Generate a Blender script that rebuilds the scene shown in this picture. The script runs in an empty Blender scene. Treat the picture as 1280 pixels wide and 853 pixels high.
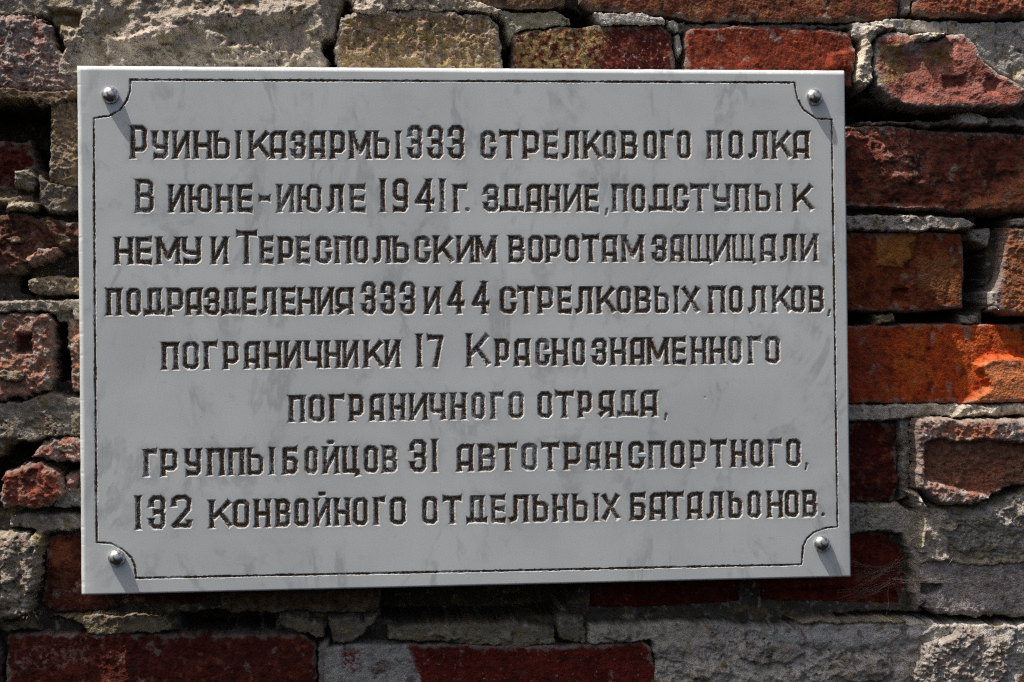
import bpy, math, random
import numpy as np
from mathutils import Matrix

# ------------------------------------------------------------------ camera, light, exposure
U = 0.00065                      # metres per unit ("u"), the plaque is 962 u wide
PW, PH, ZC = 962.0, 647.35, 1.5
F, CX, CY = 2000.0, 640.0, 426.5
yaw, pit, rol = [math.radians(a) for a in (-5.3235, -0.4601, -0.5977)]
T = np.array([-49.986, -18.241, 1997.132])
cx_, sx_, cy_, sy_, cz_, sz_ = math.cos(pit), math.sin(pit), math.cos(yaw), math.sin(yaw), math.cos(rol), math.sin(rol)
RM = (np.array([[cz_, -sz_, 0], [sz_, cz_, 0], [0, 0, 1]]) @ np.array([[1, 0, 0], [0, cx_, -sx_], [0, sx_, cx_]])
      @ np.array([[cy_, 0, sy_], [0, 1, 0], [-sy_, 0, cy_]]))
CAM = -RM.T @ T

def w3(X, Y, Z):                 # plane coords (right, down, away) -> world axes
    return np.array([X, Z, -Y])

scene = bpy.context.scene
cam = bpy.data.cameras.new('camera'); camo = bpy.data.objects.new('camera', cam)
scene.collection.objects.link(camo); scene.camera = camo
m = np.eye(4)
m[:3, 0] = w3(*RM.T[:, 0]); m[:3, 1] = -w3(*RM.T[:, 1]); m[:3, 2] = -w3(*RM.T[:, 2])
m[:3, 3] = w3(*CAM) * U + np.array([0, 0, ZC])
camo.matrix_world = Matrix(m.tolist())
cam.sensor_width = 36.0; cam.lens = F / 1280.0 * 36.0
cam.clip_start = 0.05; cam.clip_end = 100.0

SUN_E = math.radians(7.2)        # how steeply the sun meets the wall's face
sd_ = np.array([-0.42 * math.cos(SUN_E), -math.sin(SUN_E), 0.9075 * math.cos(SUN_E)])
sd_ /= np.linalg.norm(sd_)
world = bpy.data.worlds.new('World'); scene.world = world; world.use_nodes = True
nt = world.node_tree
bg = nt.nodes['Background']
sky = nt.nodes.new('ShaderNodeTexSky'); sky.sky_type = 'NISHITA'; sky.sun_disc = False
sky.sun_elevation = math.asin(sd_[2]); sky.sun_rotation = math.atan2(sd_[0], sd_[1])
sky.dust_density = 5.5; sky.air_density = 1.0; sky.ozone_density = 0.4
nt.links.new(sky.outputs[0], bg.inputs[0]); bg.inputs[1].default_value = 0.106
sun = bpy.data.lights.new('sun', 'SUN'); sun.energy = 5.0; sun.angle = math.radians(0.5)
sun.color = (1.0, 0.955, 0.9)
suno = bpy.data.objects.new('sun', sun); scene.collection.objects.link(suno)
zc = sd_; xc = np.cross([0, 1, 0], zc); xc /= np.linalg.norm(xc); yc = np.cross(zc, xc)
m = np.eye(4); m[:3, 0] = xc; m[:3, 1] = yc; m[:3, 2] = zc; m[:3, 3] = [-1, -1, 3]
suno.matrix_world = Matrix(m.tolist())
scene.view_settings.view_transform = 'Standard'; scene.view_settings.look = 'None'
scene.view_settings.exposure = 0.0; scene.view_settings.gamma = 1.0
scene.render.engine = 'CYCLES'
scene.cycles.max_bounces = 5
scene.cycles.filter_width = 1.15
scene.cycles.use_denoising = False

# ------------------------------------------------------------------ numpy noise
_r = np.random.RandomState(7)
PERM = _r.permutation(256)
ANG = _r.rand(256) * 2 * np.pi
GX, GY = np.cos(ANG), np.sin(ANG)
RV = _r.rand(256, 4)

def hsh(i, j, seed):
    return PERM[(PERM[(i + seed * 37) & 255] + j + seed * 11) & 255]

def pn(x, y, seed=0):
    xi = np.floor(x).astype(np.int64); yi = np.floor(y).astype(np.int64)
    xf = x - xi; yf = y - yi
    u = xf * xf * xf * (xf * (xf * 6 - 15) + 10); v = yf * yf * yf * (yf * (yf * 6 - 15) + 10)
    def g(di, dj):
        h = hsh(xi + di, yi + dj, seed)
        return GX[h] * (xf - di) + GY[h] * (yf - dj)
    a = g(0, 0); b = g(1, 0); c = g(0, 1); d = g(1, 1)
    return 1.4 * ((a + (b - a) * u) * (1 - v) + (c + (d - c) * u) * v)

def fbm(x, y, scale, octv=4, seed=0, gain=0.5):
    s = 0; a = 1.0; f = 1.0 / scale; n = 0
    for o in range(octv):
        s = s + a * pn(x * f + 13.7 * o, y * f - 7.3 * o, seed + o); n += a
        a *= gain; f *= 2.03
    return s / n * 1.3

def scallop(x, y, scale, seed=0):
    """sharp ridges round shallow scooped facets, like fractured fired clay; about -0.6..0.6"""
    X = x / scale; Y = y / scale
    xi = np.floor(X).astype(np.int64); yi = np.floor(Y).astype(np.int64)
    best = np.full(X.shape, -9.0)
    for di in (-1, 0, 1):
        for dj in (-1, 0, 1):
            h = hsh(xi + di, yi + dj, seed)
            rv = RV[h]
            dx = X - (xi + di + rv[..., 0]); dy = Y - (yi + dj + rv[..., 1])
            val = (rv[..., 2] - 0.5) * 0.7 + GX[h] * 0.45 * dx + GY[h] * 0.45 * dy - 0.9 * (dx * dx + dy * dy)
            best = np.maximum(best, val)
    return -best

def ss(a, b, x):
    t = np.clip((x - a) / (b - a), 0, 1)
    return t * t * (3 - 2 * t)

def sdpoly(x, y, P):
    """signed distance, positive inside"""
    P = np.asarray(P, float); n = len(P)
    d2 = np.full(x.shape, 1e18); inside = np.zeros(x.shape, bool)
    for i in range(n):
        ax, ay = P[i]; bx, by = P[(i + 1) % n]
        ex, ey = bx - ax, by - ay
        t = np.clip(((x - ax) * ex + (y - ay) * ey) / (ex * ex + ey * ey + 1e-9), 0, 1)
        d2 = np.minimum(d2, (x - ax - t * ex) ** 2 + (y - ay - t * ey) ** 2)
        c = ((ay > y) != (by > y))
        xx = ax + (y - ay) * ex / (ey if abs(ey) > 1e-9 else 1e-9)
        inside ^= (c & (x < xx))
    return np.where(inside, 1, -1) * np.sqrt(d2)

# ------------------------------------------------------------------ from the photograph's proportions to the wall
def to_plane(x, y, depth):
    x = np.asarray(x, float); y = np.asarray(y, float)
    d = np.stack([(x - CX) / F, (y - CY) / F, np.ones_like(x)], -1) @ RM
    t = (depth - CAM[2]) / d[..., 2]
    return CAM[0] + t * d[..., 0], CAM[1] + t * d[..., 1]      # centred plane coords

D0 = 42.0                         # mean brick face lies this far behind the plaque's face

def wallpoly(P, depth=D0):
    P = np.asarray(P, float)
    a, b = to_plane(P[:, 0], P[:, 1], depth)
    return np.stack([a, b], -1)

# ------------------------------------------------------------------ materials
def new_mat(name):
    mt = bpy.data.materials.new(name); mt.use_nodes = True
    return mt, mt.node_tree, mt.node_tree.nodes['Principled BSDF']

def N(t, typ, **kw):
    n = t.nodes.new(typ)
    for k, v in kw.items():
        setattr(n, k, v)
    return n

def math_node(t, op, a, b):
    n = t.nodes.new('ShaderNodeMath'); n.operation = op
    for i, q in enumerate((a, b)):
        if isinstance(q, (int, float)): n.inputs[i].default_value = q
        else: t.links.new(q, n.inputs[i])
    return n.outputs[0]

def masonry(name, sc_mul, bump_d, grain=0.35, rough=0.9, speck=(0.5, 0.46, 0.4), speck_amt=0.25):
    mt, t, b = new_mat(name)
    L = t.links.new
    at = N(t, 'ShaderNodeAttribute', attribute_name='tint')
    tc = N(t, 'ShaderNodeTexCoord')
    n1 = N(t, 'ShaderNodeTexNoise'); n1.inputs['Scale'].default_value = 900 * sc_mul; n1.inputs['Detail'].default_value = 5; n1.inputs['Roughness'].default_value = 0.65
    n2 = N(t, 'ShaderNodeTexNoise'); n2.inputs['Scale'].default_value = 170 * sc_mul; n2.inputs['Detail'].default_value = 6; n2.inputs['Roughness'].default_value = 0.6
    v1 = N(t, 'ShaderNodeTexVoronoi'); v1.inputs['Scale'].default_value = 620 * sc_mul
    for q in (n1, n2, v1): L(tc.outputs['Object'], q.inputs['Vector'])
    f = math_node(t, 'MULTIPLY_ADD', n1.outputs[0], grain * 2.2); f.node.inputs[2].default_value = 1 - grain * 1.1
    f2 = math_node(t, 'MULTIPLY_ADD', n2.outputs[0], grain * 2.4); f2.node.inputs[2].default_value = 1 - grain * 1.2
    ff = math_node(t, 'MULTIPLY', f, f2)
    vm = N(t, 'ShaderNodeVectorMath', operation='SCALE'); L(at.outputs['Color'], vm.inputs[0]); L(ff, vm.inputs['Scale'])
    # pale grit, only where the noise says so
    cr = N(t, 'ShaderNodeMapRange'); L(n2.outputs[0], cr.inputs[0]); cr.inputs[1].default_value = 0.5; cr.inputs[2].default_value = 0.72
    vr = N(t, 'ShaderNodeMapRange'); L(v1.outputs['Distance'], vr.inputs[0]); vr.inputs[1].default_value = 0.30; vr.inputs[2].default_value = 0.12
    sp = math_node(t, 'MULTIPLY', math_node(t, 'MULTIPLY', cr.outputs[0], vr.outputs[0]), speck_amt)
    mx = N(t, 'ShaderNodeMix', data_type='RGBA'); L(sp, mx.inputs[0]); L(vm.outputs[0], mx.inputs[6]); mx.inputs[7].default_value = (*speck, 1)
    L(mx.outputs[2], b.inputs['Base Color'])
    b.inputs['Roughness'].default_value = rough
    b.inputs['Specular IOR Level'].default_value = 0.25
    bh = math_node(t, 'ADD', math_node(t, 'MULTIPLY', n1.outputs[0], 0.6), math_node(t, 'MULTIPLY', v1.outputs['Distance'], 0.35))
    bh = math_node(t, 'ADD', bh, n2.outputs[0])
    bp = N(t, 'ShaderNodeBump'); bp.inputs['Strength'].default_value = 1.0; bp.inputs['Distance'].default_value = bump_d
    L(bh, bp.inputs['Height']); L(bp.outputs[0], b.inputs['Normal'])
    return mt

M_BRICK = masonry('fired_brick', 1.0, 0.0015, 0.46, speck=(0.42, 0.33, 0.26), speck_amt=0.3)
M_MORTAR = masonry('lime_mortar', 1.15, 0.0017, 0.42, speck=(0.6, 0.57, 0.53), speck_amt=0.35)

def marble_mat():
    mt, t, b = new_mat('pale_marble')
    L = t.links.new
    tc = N(t, 'ShaderNodeTexCoord')
    def noise(scale, det, rough, dist=0.0):
        n = N(t, 'ShaderNodeTexNoise'); n.inputs['Scale'].default_value = scale; n.inputs['Detail'].default_value = det
        n.inputs['Roughness'].default_value = rough; n.inputs['Distortion'].default_value = dist
        L(tc.outputs['Object'], n.inputs['Vector']); return n.outputs[0]
    def mr(src, a, bb, c=0.0, d=1.0):
        n = N(t, 'ShaderNodeMapRange'); L(src, n.inputs[0])
        for i, q in enumerate((a, bb, c, d)): n.inputs[i + 1].default_value = q
        n.interpolation_type = 'SMOOTHSTEP'; return n.outputs[0]
    def mix(fac, a, bb):
        n = N(t, 'ShaderNodeMix', data_type='RGBA')
        if isinstance(fac, (int, float)): n.inputs[0].default_value = fac
        else: L(fac, n.inputs[0])
        for i, q in ((6, a), (7, bb)):
            if isinstance(q, tuple): n.inputs[i].default_value = (*q, 1)
            else: L(q, n.inputs[i])
        return n.outputs[2]
    # veins: ridges of a stretched noise, broken into streaks
    mp = N(t, 'ShaderNodeMapping'); L(tc.outputs['Object'], mp.inputs[0]); mp.inputs['Rotation'].default_value = (0, math.radians(38), 0); mp.inputs['Scale'].default_value = (1, 1, 0.45)
    vn = N(t, 'ShaderNodeTexNoise'); vn.inputs['Scale'].default_value = 13; vn.inputs['Detail'].default_value = 6; vn.inputs['Roughness'].default_value = 0.6; vn.inputs['Distortion'].default_value = 0.7
    L(mp.outputs[0], vn.inputs['Vector'])
    rid = math_node(t, 'ABSOLUTE', math_node(t, 'SUBTRACT', vn.outputs[0], 0.5), 0.0)
    vein = mr(rid, 0.0, 0.045, 1.0, 0.0)
    gate = mr(noise(22, 5, 0.6), 0.44, 0.62)
    vein = math_node(t, 'MULTIPLY', vein, gate)
    cloud = mr(noise(9, 5, 0.6, 0.4), 0.35, 0.7)
    blot = mr(noise(55, 5, 0.65, 0.5), 0.60, 0.74)
    c = mix(cloud, (0.755, 0.785, 0.765), (0.655, 0.685, 0.68))
    c = mix(math_node(t, 'MULTIPLY', vein, 0.45), c, (0.32, 0.345, 0.36))
    c = mix(math_node(t, 'MULTIPLY', blot, 0.28), c, (0.31, 0.335, 0.35))
    gr = mr(noise(7, 4, 0.55), 0.5, 0.8)
    c = mix(math_node(t, 'MULTIPLY', mr(noise(700, 3, 0.7), 0.5, 0.8), 0.22), c, (0.45, 0.45, 0.46))
    c = mix(math_node(t, 'MULTIPLY', mr(noise(260, 3, 0.6), 0.70, 0.76), 0.45), c, (0.25, 0.23, 0.21))
    c = mix(math_node(t, 'MULTIPLY', gr, 0.3), c, (0.55, 0.52, 0.48))
    at = N(t, 'ShaderNodeAttribute', attribute_name='wear')      # r paint, g rust halo
    sep = N(t, 'ShaderNodeSeparateColor'); L(at.outputs['Color'], sep.inputs[0])
    fine = noise(1400, 3, 0.6)
    c = mix(math_node(t, 'MULTIPLY', sep.outputs[1], mr(noise(160, 4, 0.6), 0.3, 0.7, 0.2, 1.0)), c, (0.36, 0.28, 0.22))
    pc = mix(mr(fine, 0.35, 0.7), (0.035, 0.020, 0.010), (0.30, 0.19, 0.11))
    worn = math_node(t, 'MULTIPLY', mr(noise(330, 5, 0.8), 0.36, 0.60, 0.25, 1.5), mr(noise(38, 3, 0.6), 0.36, 0.55, 0.72, 1.1))
    pa = math_node(t, 'MULTIPLY', sep.outputs[0], worn)
    pa = mr(pa, 0.16, 0.62)
    c = mix(pa, c, pc)
    L(c, b.inputs['Base Color'])
    L(math_node(t, 'MULTIPLY_ADD', pa, 0.35), b.inputs['Roughness'])
    b.inputs['Roughness'].links[0].from_node.inputs[2].default_value = 0.42
    b.inputs['Specular IOR Level'].default_value = 0.4
    bp = N(t, 'ShaderNodeBump'); bp.inputs['Strength'].default_value = 1.0
    hgt = math_node(t, 'MULTIPLY', fine, math_node(t, 'MULTIPLY_ADD', sep.outputs[2], 1.0))
    hgt.node.inputs[1].links[0].from_node.inputs[2].default_value = 0.02
    bp.inputs['Distance'].default_value = 0.0007
    L(hgt, bp.inputs['Height']); L(bp.outputs[0], b.inputs['Normal'])
    return mt
M_MARBLE = marble_mat()

def metal_mat():
    mt, t, b = new_mat('dulled_chrome')
    tc = N(t, 'ShaderNodeTexCoord')
    n = N(t, 'ShaderNodeTexNoise'); n.inputs['Scale'].default_value = 420; n.inputs['Detail'].default_value = 5
    t.links.new(tc.outputs['Object'], n.inputs['Vector'])
    cr = N(t, 'ShaderNodeValToRGB'); t.links.new(n.outputs[0], cr.inputs[0])
    cr.color_ramp.elements[0].position = 0.35; cr.color_ramp.elements[0].color = (0.20, 0.16, 0.12, 1)
    cr.color_ramp.elements[1].position = 0.55; cr.color_ramp.elements[1].color = (0.72, 0.71, 0.69, 1)
    t.links.new(cr.outputs[0], b.inputs['Base Color'])
    b.inputs['Metallic'].default_value = 0.9; b.inputs['Roughness'].default_value = 0.36
    bp = N(t, 'ShaderNodeBump'); bp.inputs['Distance'].default_value = 0.0003; bp.inputs['Strength'].default_value = 0.6
    t.links.new(n.outputs[0], bp.inputs['Height']); t.links.new(bp.outputs[0], b.inputs['Normal'])
    return mt
M_METAL = metal_mat()

def web_mat():
    mt, t, b = new_mat('dusty_silk')
    tc = N(t, 'ShaderNodeTexCoord'); n = N(t, 'ShaderNodeTexNoise'); n.inputs['Scale'].default_value = 300
    t.links.new(tc.outputs['Object'], n.inputs['Vector'])
    cr = N(t, 'ShaderNodeValToRGB'); t.links.new(n.outputs[0], cr.inputs[0])
    cr.color_ramp.elements[0].color = (0.25, 0.16, 0.11, 1); cr.color_ramp.elements[1].color = (0.6, 0.5, 0.4, 1)
    t.links.new(cr.outputs[0], b.inputs['Base Color']); b.inputs['Roughness'].default_value = 0.6
    return mt
M_WEB = web_mat()

# ------------------------------------------------------------------ mesh helpers
def link(name, verts, faces, mat, parent=None, attr=None, aname='tint', smooth=True, loc=None):
    """verts (n,3) in plane units (right, down, away) centred on the plaque"""
    me = bpy.data.meshes.new(name)
    verts = np.asarray(verts, np.float64)
    wv = np.stack([verts[:, 0] * U, verts[:, 2] * U, ZC - verts[:, 1] * U], -1)
    if loc is None: loc = np.zeros(3)
    wv = wv - loc
    faces = np.asarray(faces, np.int32)
    me.vertices.add(len(wv)); me.vertices.foreach_set('co', wv.astype(np.float32).ravel())
    k = faces.shape[1]
    me.loops.add(faces.size); me.loops.foreach_set('vertex_index', faces.ravel())
    me.polygons.add(len(faces)); me.polygons.foreach_set('loop_start', np.arange(0, faces.size, k, dtype=np.int32))
    me.update(calc_edges=True)
    me.polygons.foreach_set('use_smooth', np.full(len(faces), smooth))
    if attr is not None:
        a = me.color_attributes.new(aname, 'FLOAT_COLOR', 'POINT')
        rgba = np.ones((len(wv), 4), np.float32); rgba[:, :attr.shape[1]] = attr
        a.data.foreach_set('color', rgba.ravel())
    me.materials.append(mat); me.update()
    o = bpy.data.objects.new(name, me); scene.collection.objects.link(o)
    o.location = loc
    if parent is not None:
        o.parent = parent
        o.location = np.asarray(loc) - np.array(parent.location)
    return o

def empty(name, label, cat, loc=(0, 0, 0)):
    o = bpy.data.objects.new(name, None); scene.collection.objects.link(o)
    o.location = loc; o['label'] = label; o['category'] = cat
    o.empty_display_size = 0.05
    return o

def compact(V, Fc, A=None):
    used = np.unique(Fc)
    mp = np.zeros(len(V), np.int64); mp[used] = np.arange(len(used))
    return V[used], mp[Fc], (None if A is None else A[used])

# ================================================================== THE PLAQUE
plaque = empty('memorial_plaque', 'white veined marble plaque carved with eight lines of Cyrillic text, screwed to the brick wall', 'plaque',
               (0, 0, ZC + PH / 2 * U - PH * U))
HW = 3.5
CU, CV = 0.24, 0.105
c, d = CU, CV
def octa(x0, x1, y0, y1, c=CU, d=CV):
    return [(x0, y0 + d), (x0, y1 - d), (x0 + c, y1), (x1 - c, y1), (x1, y1 - d), (x1, y0 + d), (x1 - c, y0), (x0 + c, y0), (x0, y0 + d)]
# strokes: (points, serif at start, serif at end); u rightwards, v upwards
G = {
 'П': [([(0, 0), (0, 1)], 1, 1), ([(1, 0), (1, 1)], 1, 1), ([(0, 1), (1, 1)], 0, 0)],
 'Н': [([(0, 0), (0, 1)], 1, 1), ([(1, 0), (1, 1)], 1, 1), ([(0, .48), (1, .48)], 0, 0)],
 'И': [([(0, 0), (0, 1)], 1, 1), ([(1, 0), (1, 1)], 1, 1), ([(.05, .04), (.95, .96)], 0, 0)],
 'Й': [([(0, 0), (0, 1)], 1, 1), ([(1, 0), (1, 1)], 1, 1), ([(.05, .04), (.95, .96)], 0, 0), ([(.35, 1.27), (.62, 1.27)], 0, 0)],
 'М': [([(0, 0), (0, 1)], 1, 1), ([(1, 0), (1, 1)], 1, 1), ([(0.03, .98), (.5, .18), (.97, .98)], 0, 0)],
 'А': [([(0, 0), (0, 1 - d), (c, 1), (1, 1)], 1, 0), ([(1, 0), (1, 1)], 1, 1), ([(0, .24), (1, .24)], 0, 0)],
 'Л': [([(0, .03), (.2, .07), (.28, .2), (.28, 1), (1, 1)], 1, 0), ([(1, 0), (1, 1)], 1, 1)],
 'Д': [([(.2, .05), (.2, 1), (.85, 1)], 0, 0), ([(.85, .05), (.85, 1)], 0, 1), ([(-.08, .03), (1.08, .03)], 1, 1)],
 'О': [(octa(0, 1, 0, 1), 0, 0)],
 'С': [([(1, .70), (1, 1 - d), (1 - c, 1), (c, 1), (0, 1 - d), (0, d), (c, 0), (1 - c, 0), (1, d), (1, .30)], 1, 1)],
 'Е': [([(0, 0), (0, 1)], 0, 1), ([(0, 1), (1, 1)], 0, 1), ([(0, .5), (.92, .5)], 0, 1), ([(0, 0), (1, 0)], 0, 1)],
 'Р': [([(0, 0), (0, 1)], 1, 1), ([(0, 1), (1 - c, 1), (1, 1 - d), (1, .24 + d), (1 - c, .24), (0, .24)], 0, 0)],
 'В': [([(0, 0), (0, 1)], 1, 1), ([(0, 1), (.96 - c, 1), (.96, 1 - d), (.96, .52 + d), (.96 - c, .52), (0, .52)], 0, 0), ([(.96 - c, .52), (1, .52 - d), (1, d), (1 - c, 0), (0, 0)], 0, 0)],
 'Б': [([(0, 0), (0, 1)], 1, 0), ([(0, 1), (.95, 1)], 0, 1), ([(0, .58), (1 - c, .58), (1, .58 - d), (1, d), (1 - c, 0), (0, 0)], 0, 0)],
 'Ь': [([(0, 0), (0, 1)], 0, 1), ([(0, .70), (1 - c, .70), (1, .70 - d), (1, d), (1 - c, 0), (0, 0)], 0, 0)],
 'Ы': [([(0, 0), (0, 1)], 0, 1), ([(0, .70), (.40, .70), (.52, .70 - d), (.52, d), (.40, 0), (0, 0)], 0, 0), ([(1, 0), (1, 1)], 1, 1)],
 'Г': [([(0, 0), (0, 1)], 1, 1), ([(0, 1), (1, 1)], 0, 1)],
 'Т': [([(.5, 0), (.5, 1)], 1, 0), ([(0, 1), (1, 1)], 1, 1)],
 'У': [([(0, 1), (0, .42 + d), (c, .40), (1, .40)], 1, 0), ([(1, 1), (1, d), (1 - c, 0), (.1, .02)], 1, 1)],
 'К': [([(0, 0), (0, 1)], 1, 1), ([(.12, .36), (.86, .97)], 0, 1), ([(.40, .58), (.92, .04)], 0, 1)],
 'З': [([(0, .76), (0, 1 - d), (c, 1), (1 - c, 1), (1, 1 - d), (1, .52 + d), (.82, .51), (.35, .51)], 1, 1), ([(.82, .51), (1, .50 - d), (1, d), (1 - c, 0), (c, 0), (0, d), (0, .22)], 0, 1)],
 'Ю': [([(0, 0), (0, 1)], 1, 1), ([(0, .5), (.45, .5)], 0, 0), (octa(.45, 1, 0, 1, .14), 0, 0)],
 'Ч': [([(0, 1), (0, .36), (.12, .29), (1, .29)], 1, 0), ([(1, 0), (1, 1)], 1, 1)],
 'Ц': [([(0, 1), (0, 0), (1, 0)], 1, 0), ([(.82, 1), (.82, 0)], 1, 0), ([(1, 0), (1.04, -.12)], 0, 1)],
 'Щ': [([(0, 1), (0, 0), (.98, 0)], 1, 0), ([(.46, 1), (.46, 0)], 1, 0), ([(.92, 1), (.92, 0)], 1, 0), ([(1, 0), (1.04, -.1)], 0, 1)],
 'Х': [([(.05, .04), (.95, .96)], 1, 1), ([(.05, .96), (.95, .04)], 1, 1)],
 'Я': [([(1, 0), (1, 1)], 1, 1), ([(1, 1), (c, 1), (0, 1 - d), (0, .26 + d), (c, .26), (1, .26)], 0, 0), ([(.6, .26), (-.02, .03)], 0, 1)],
 '1': [([(.5, 0), (.5, 1)], 1, 1)],
 '2': [([(0, .76), (0, 1 - d), (c, 1), (1 - c, 1), (1, 1 - d), (1, .62), (.0, .03), (1, .03), (1, .14)], 1, 1)],
 '9': [([(1, .5), (1, 1 - d), (1 - c, 1), (c, 1), (0, 1 - d), (0, .40 + d), (c, .38), (1, .38)], 0, 0), ([(1, .9), (1, d), (1 - c, 0), (0, .02)], 0, 1)],
 '4': [([(.78, 0), (.78, 1)], 1, 1), ([(.78, 1), (0, .28), (1.0, .28)], 0, 1)],
 '7': [([(0, .96), (1, .96), (.5, 0)], 1, 1)],
 '-': [([(0, .5), (1, .5)], 1, 1)],
 '.': [([(.4, .5), (.6, .5)], 0, 0)],
 ',': [([(.5, .8), (.6, .75)], 0, 0), ([(.6, .7), (.2, 0)], 0, 0)],
}
G['3'] = G['З']
# each line: band (x, top, bottom) left and right, then runs of glyphs: origin, [(glyph, x0, x1)] in quarter units; ^ = taller initial or figure
LINES = [
 ((170, 163.3, 199.5), (1010, 163.3, 199.5), [
  (130, '^Р 130 218 У 240 325 И 343 432 Н 447 543 Ы 548 686 К 723 838 А 828 914 З 934 1012 А 1027 1110 Р 1130 1210'),
  (430, 'М 25 138 Ы 148 284 ^3 318 395 ^3 418 500 ^3 520 605 С 682 760 Т 775 878 Р 893 980 Е 998 1072 Л 1088 1178'),
  (730, 'К -5 95 О 95 165 В 185 270 О 297 370 Г 383 450 О 465 538 П 615 693 О 722 800 Л 822 922 К 940 1045 А 1045 1130')]),
 ((170, 230.5, 266.8), (1018, 230, 265), [
  (130, '^В 157 253 И 322 408 Ю 422 543 Н 560 648 Е 665 746 - 773 836 И 865 955 Ю 967 1090 Л 1112 1200'),
  (430, 'Е 28 110 ^1 175 215 ^9 243 325 ^4 352 455 ^1 473 512 Г 545 620 . 603 632 З 697 778 Д 783 895 А 912 992 Н 1003 1085 И 1100 1190'),
  (730, 'Е 3 76 , 100 130 П 140 222 О 237 312 Д 328 437 С 447 523 Т 530 630 У 645 738 П 753 832 Ы 857 987 К 1043 1155')]),
 ((143, 296.3, 331.8), (1023, 292.3, 327.3), [
  (130, 'Н 52 148 Е 158 242 М 260 385 У 388 488 И 535 622 ^Т 660 768 Е 778 850 Р 870 950 Е 962 1033 С 1057 1138 П 1153 1240'),
  (430, 'О 50 125 Л 143 238 Ь 243 330 С 352 432 К 447 555 И 563 655 М 655 765 В 823 907 О 920 1000 Р 1008 1087 О 1103 1180'),
  (730, 'Т -10 80 А 90 170 М 187 303 З 340 418 А 432 505 Щ 520 640 И 648 737 Щ 743 857 А 880 963 Л 980 1065 И 1083 1172')]),
 ((133, 360, 395.6), (1030, 356.8, 391.5), [
  (130, 'П 10 90 О 110 188 Д 203 300 Р 315 400 А 408 492 З 502 582 Д 588 680 Е 690 765 Л 775 865 Е 885 960 Н 968 1060 И 1065 1150 Я 1157 1250'),
  (430, '^3 87 163 ^3 183 260 ^3 280 360 И 400 485 ^4 512 605 ^4 637 730 С 778 863 Т 867 957 Р 968 1050 Е 1068 1140 Л 1155 1245'),
  (730, 'К 62 165 О 163 240 В 255 338 Ы 353 475 Х 487 582 П 622 710 О 725 798 Л 820 912 К 940 1045 О 1035 1110 В 1125 1203 , 1213 1242')]),
 ((200, 427.5, 463.3), (975, 420, 455.3), [
  (190, 'П 47 135 О 152 238 Г 258 330 Р 355 437 А 460 542 Н 560 652 И 660 748 Ч 762 853 Н 862 948 И 953 1035 К 1058 1165 И 1163 1243'),
  (490, '^1 117 157 ^7 175 262 ^К 372 498 Р 515 590 А 610 692 С 717 790 Н 800 885 О 900 970 З 1000 1078 Н 1092 1175 А 1190 1268'),
  (670, 'М 555 668 Е 680 753 Н 775 857 Н 868 950 О 963 1033 Г 1060 1130 О 1145 1223')]),
 ((360, 493.8, 528.8), (825, 487.3, 521.5), [
  (190, 'П 683 768 О 783 868 Г 887 965 Р 985 1062 А 1087 1165 Н 1188 1270'),
  (490, 'И 87 180 Ч 188 272 Н 293 375 О 397 468 Г 493 560 О 583 662 О 727 805 Т 815 912 Р 930 1003 Я 1033 1113 Д 1130 1228'),
  (670, 'А 523 610 , 637 665')]),
 ((180, 561.5, 597), (1005, 548.3, 583.5), [
  (150, 'Г 118 187 Р 203 290 У 323 408 П 435 525 П 540 625 Ы 635 773 Б 812 892 О 922 992 Й 1013 1098 Ц 1110 1200'),
  (430, 'О 98 175 В 190 270 ^3 328 415 ^1 435 472 А 563 650 В 672 760 Т 770 868 О 887 970 Т 985 1080 Р 1100 1187'),
  (730, 'А 10 85 Н 107 190 С 222 303 П 322 410 О 430 508 Р 530 613 Т 632 717 Н 735 815 О 830 902 Г 922 992 О 1010 1087 , 1100 1128')]),
 ((168, 626.5, 663.3), (1030, 612, 647), [
  (150, '^1 73 110 ^3 143 230 ^2 255 360 К 445 568 О 563 650 Н 670 755 В 777 855 О 870 947 Й 970 1055 Н 1070 1153 О 1163 1243'),
  (430, 'Г 148 210 О 228 313 О 390 472 Т 493 592 Д 615 713 Е 735 810 Л 825 925 Ь 943 1025 Н 1043 1122 Ы 1143 1275'),
  (730, 'Х 87 182 Б 230 312 А 328 412 Т 413 502 А 515 595 Л 612 698 Ь 722 795 О 817 888 Н 915 1000 О 1003 1078 В 1093 1170 . 1185 1208')]),
]
BARE = {(5, 9), (5, 10), (5, 11), (5, 16), (4, 27), (1, 28), (1, 22), (6, 17), (6, 0)}
glyphs = []
for li, (la, lb, runs) in enumerate(LINES):
    gi = 0
    for ox, s in runs:
        tk = s.split()
        for k in range(0, len(tk), 3):
            g, x0, x1 = tk[k], ox + float(tk[k + 1]) / 4, ox + float(tk[k + 2]) / 4
            tt = ((x0 + x1) / 2 - la[0]) / (lb[0] - la[0])
            top = la[1] + (lb[1] - la[1]) * tt; bot = la[2] + (lb[2] - la[2]) * tt
            big = g.startswith('^'); g = g.lstrip('^')
            if big: top -= 7.0
            if g == '-': top, bot = bot - 24, bot - 12
            if g == '.': top = bot - 7
            if g == ',': top, bot = bot - 7, bot + 5
            a = to_plane([x0, x1, x0, x1], [top, top, bot, bot], 0.0)
            glyphs.append(dict(g=g, x0=(a[0][0] + a[0][2]) / 2, x1=(a[0][1] + a[0][3]) / 2,
                               y0=(a[1][0] + a[1][1]) / 2, y1=(a[1][2] + a[1][3]) / 2, key=(li, gi), line=li))
            gi += 1
rg = random.Random(3)
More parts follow.
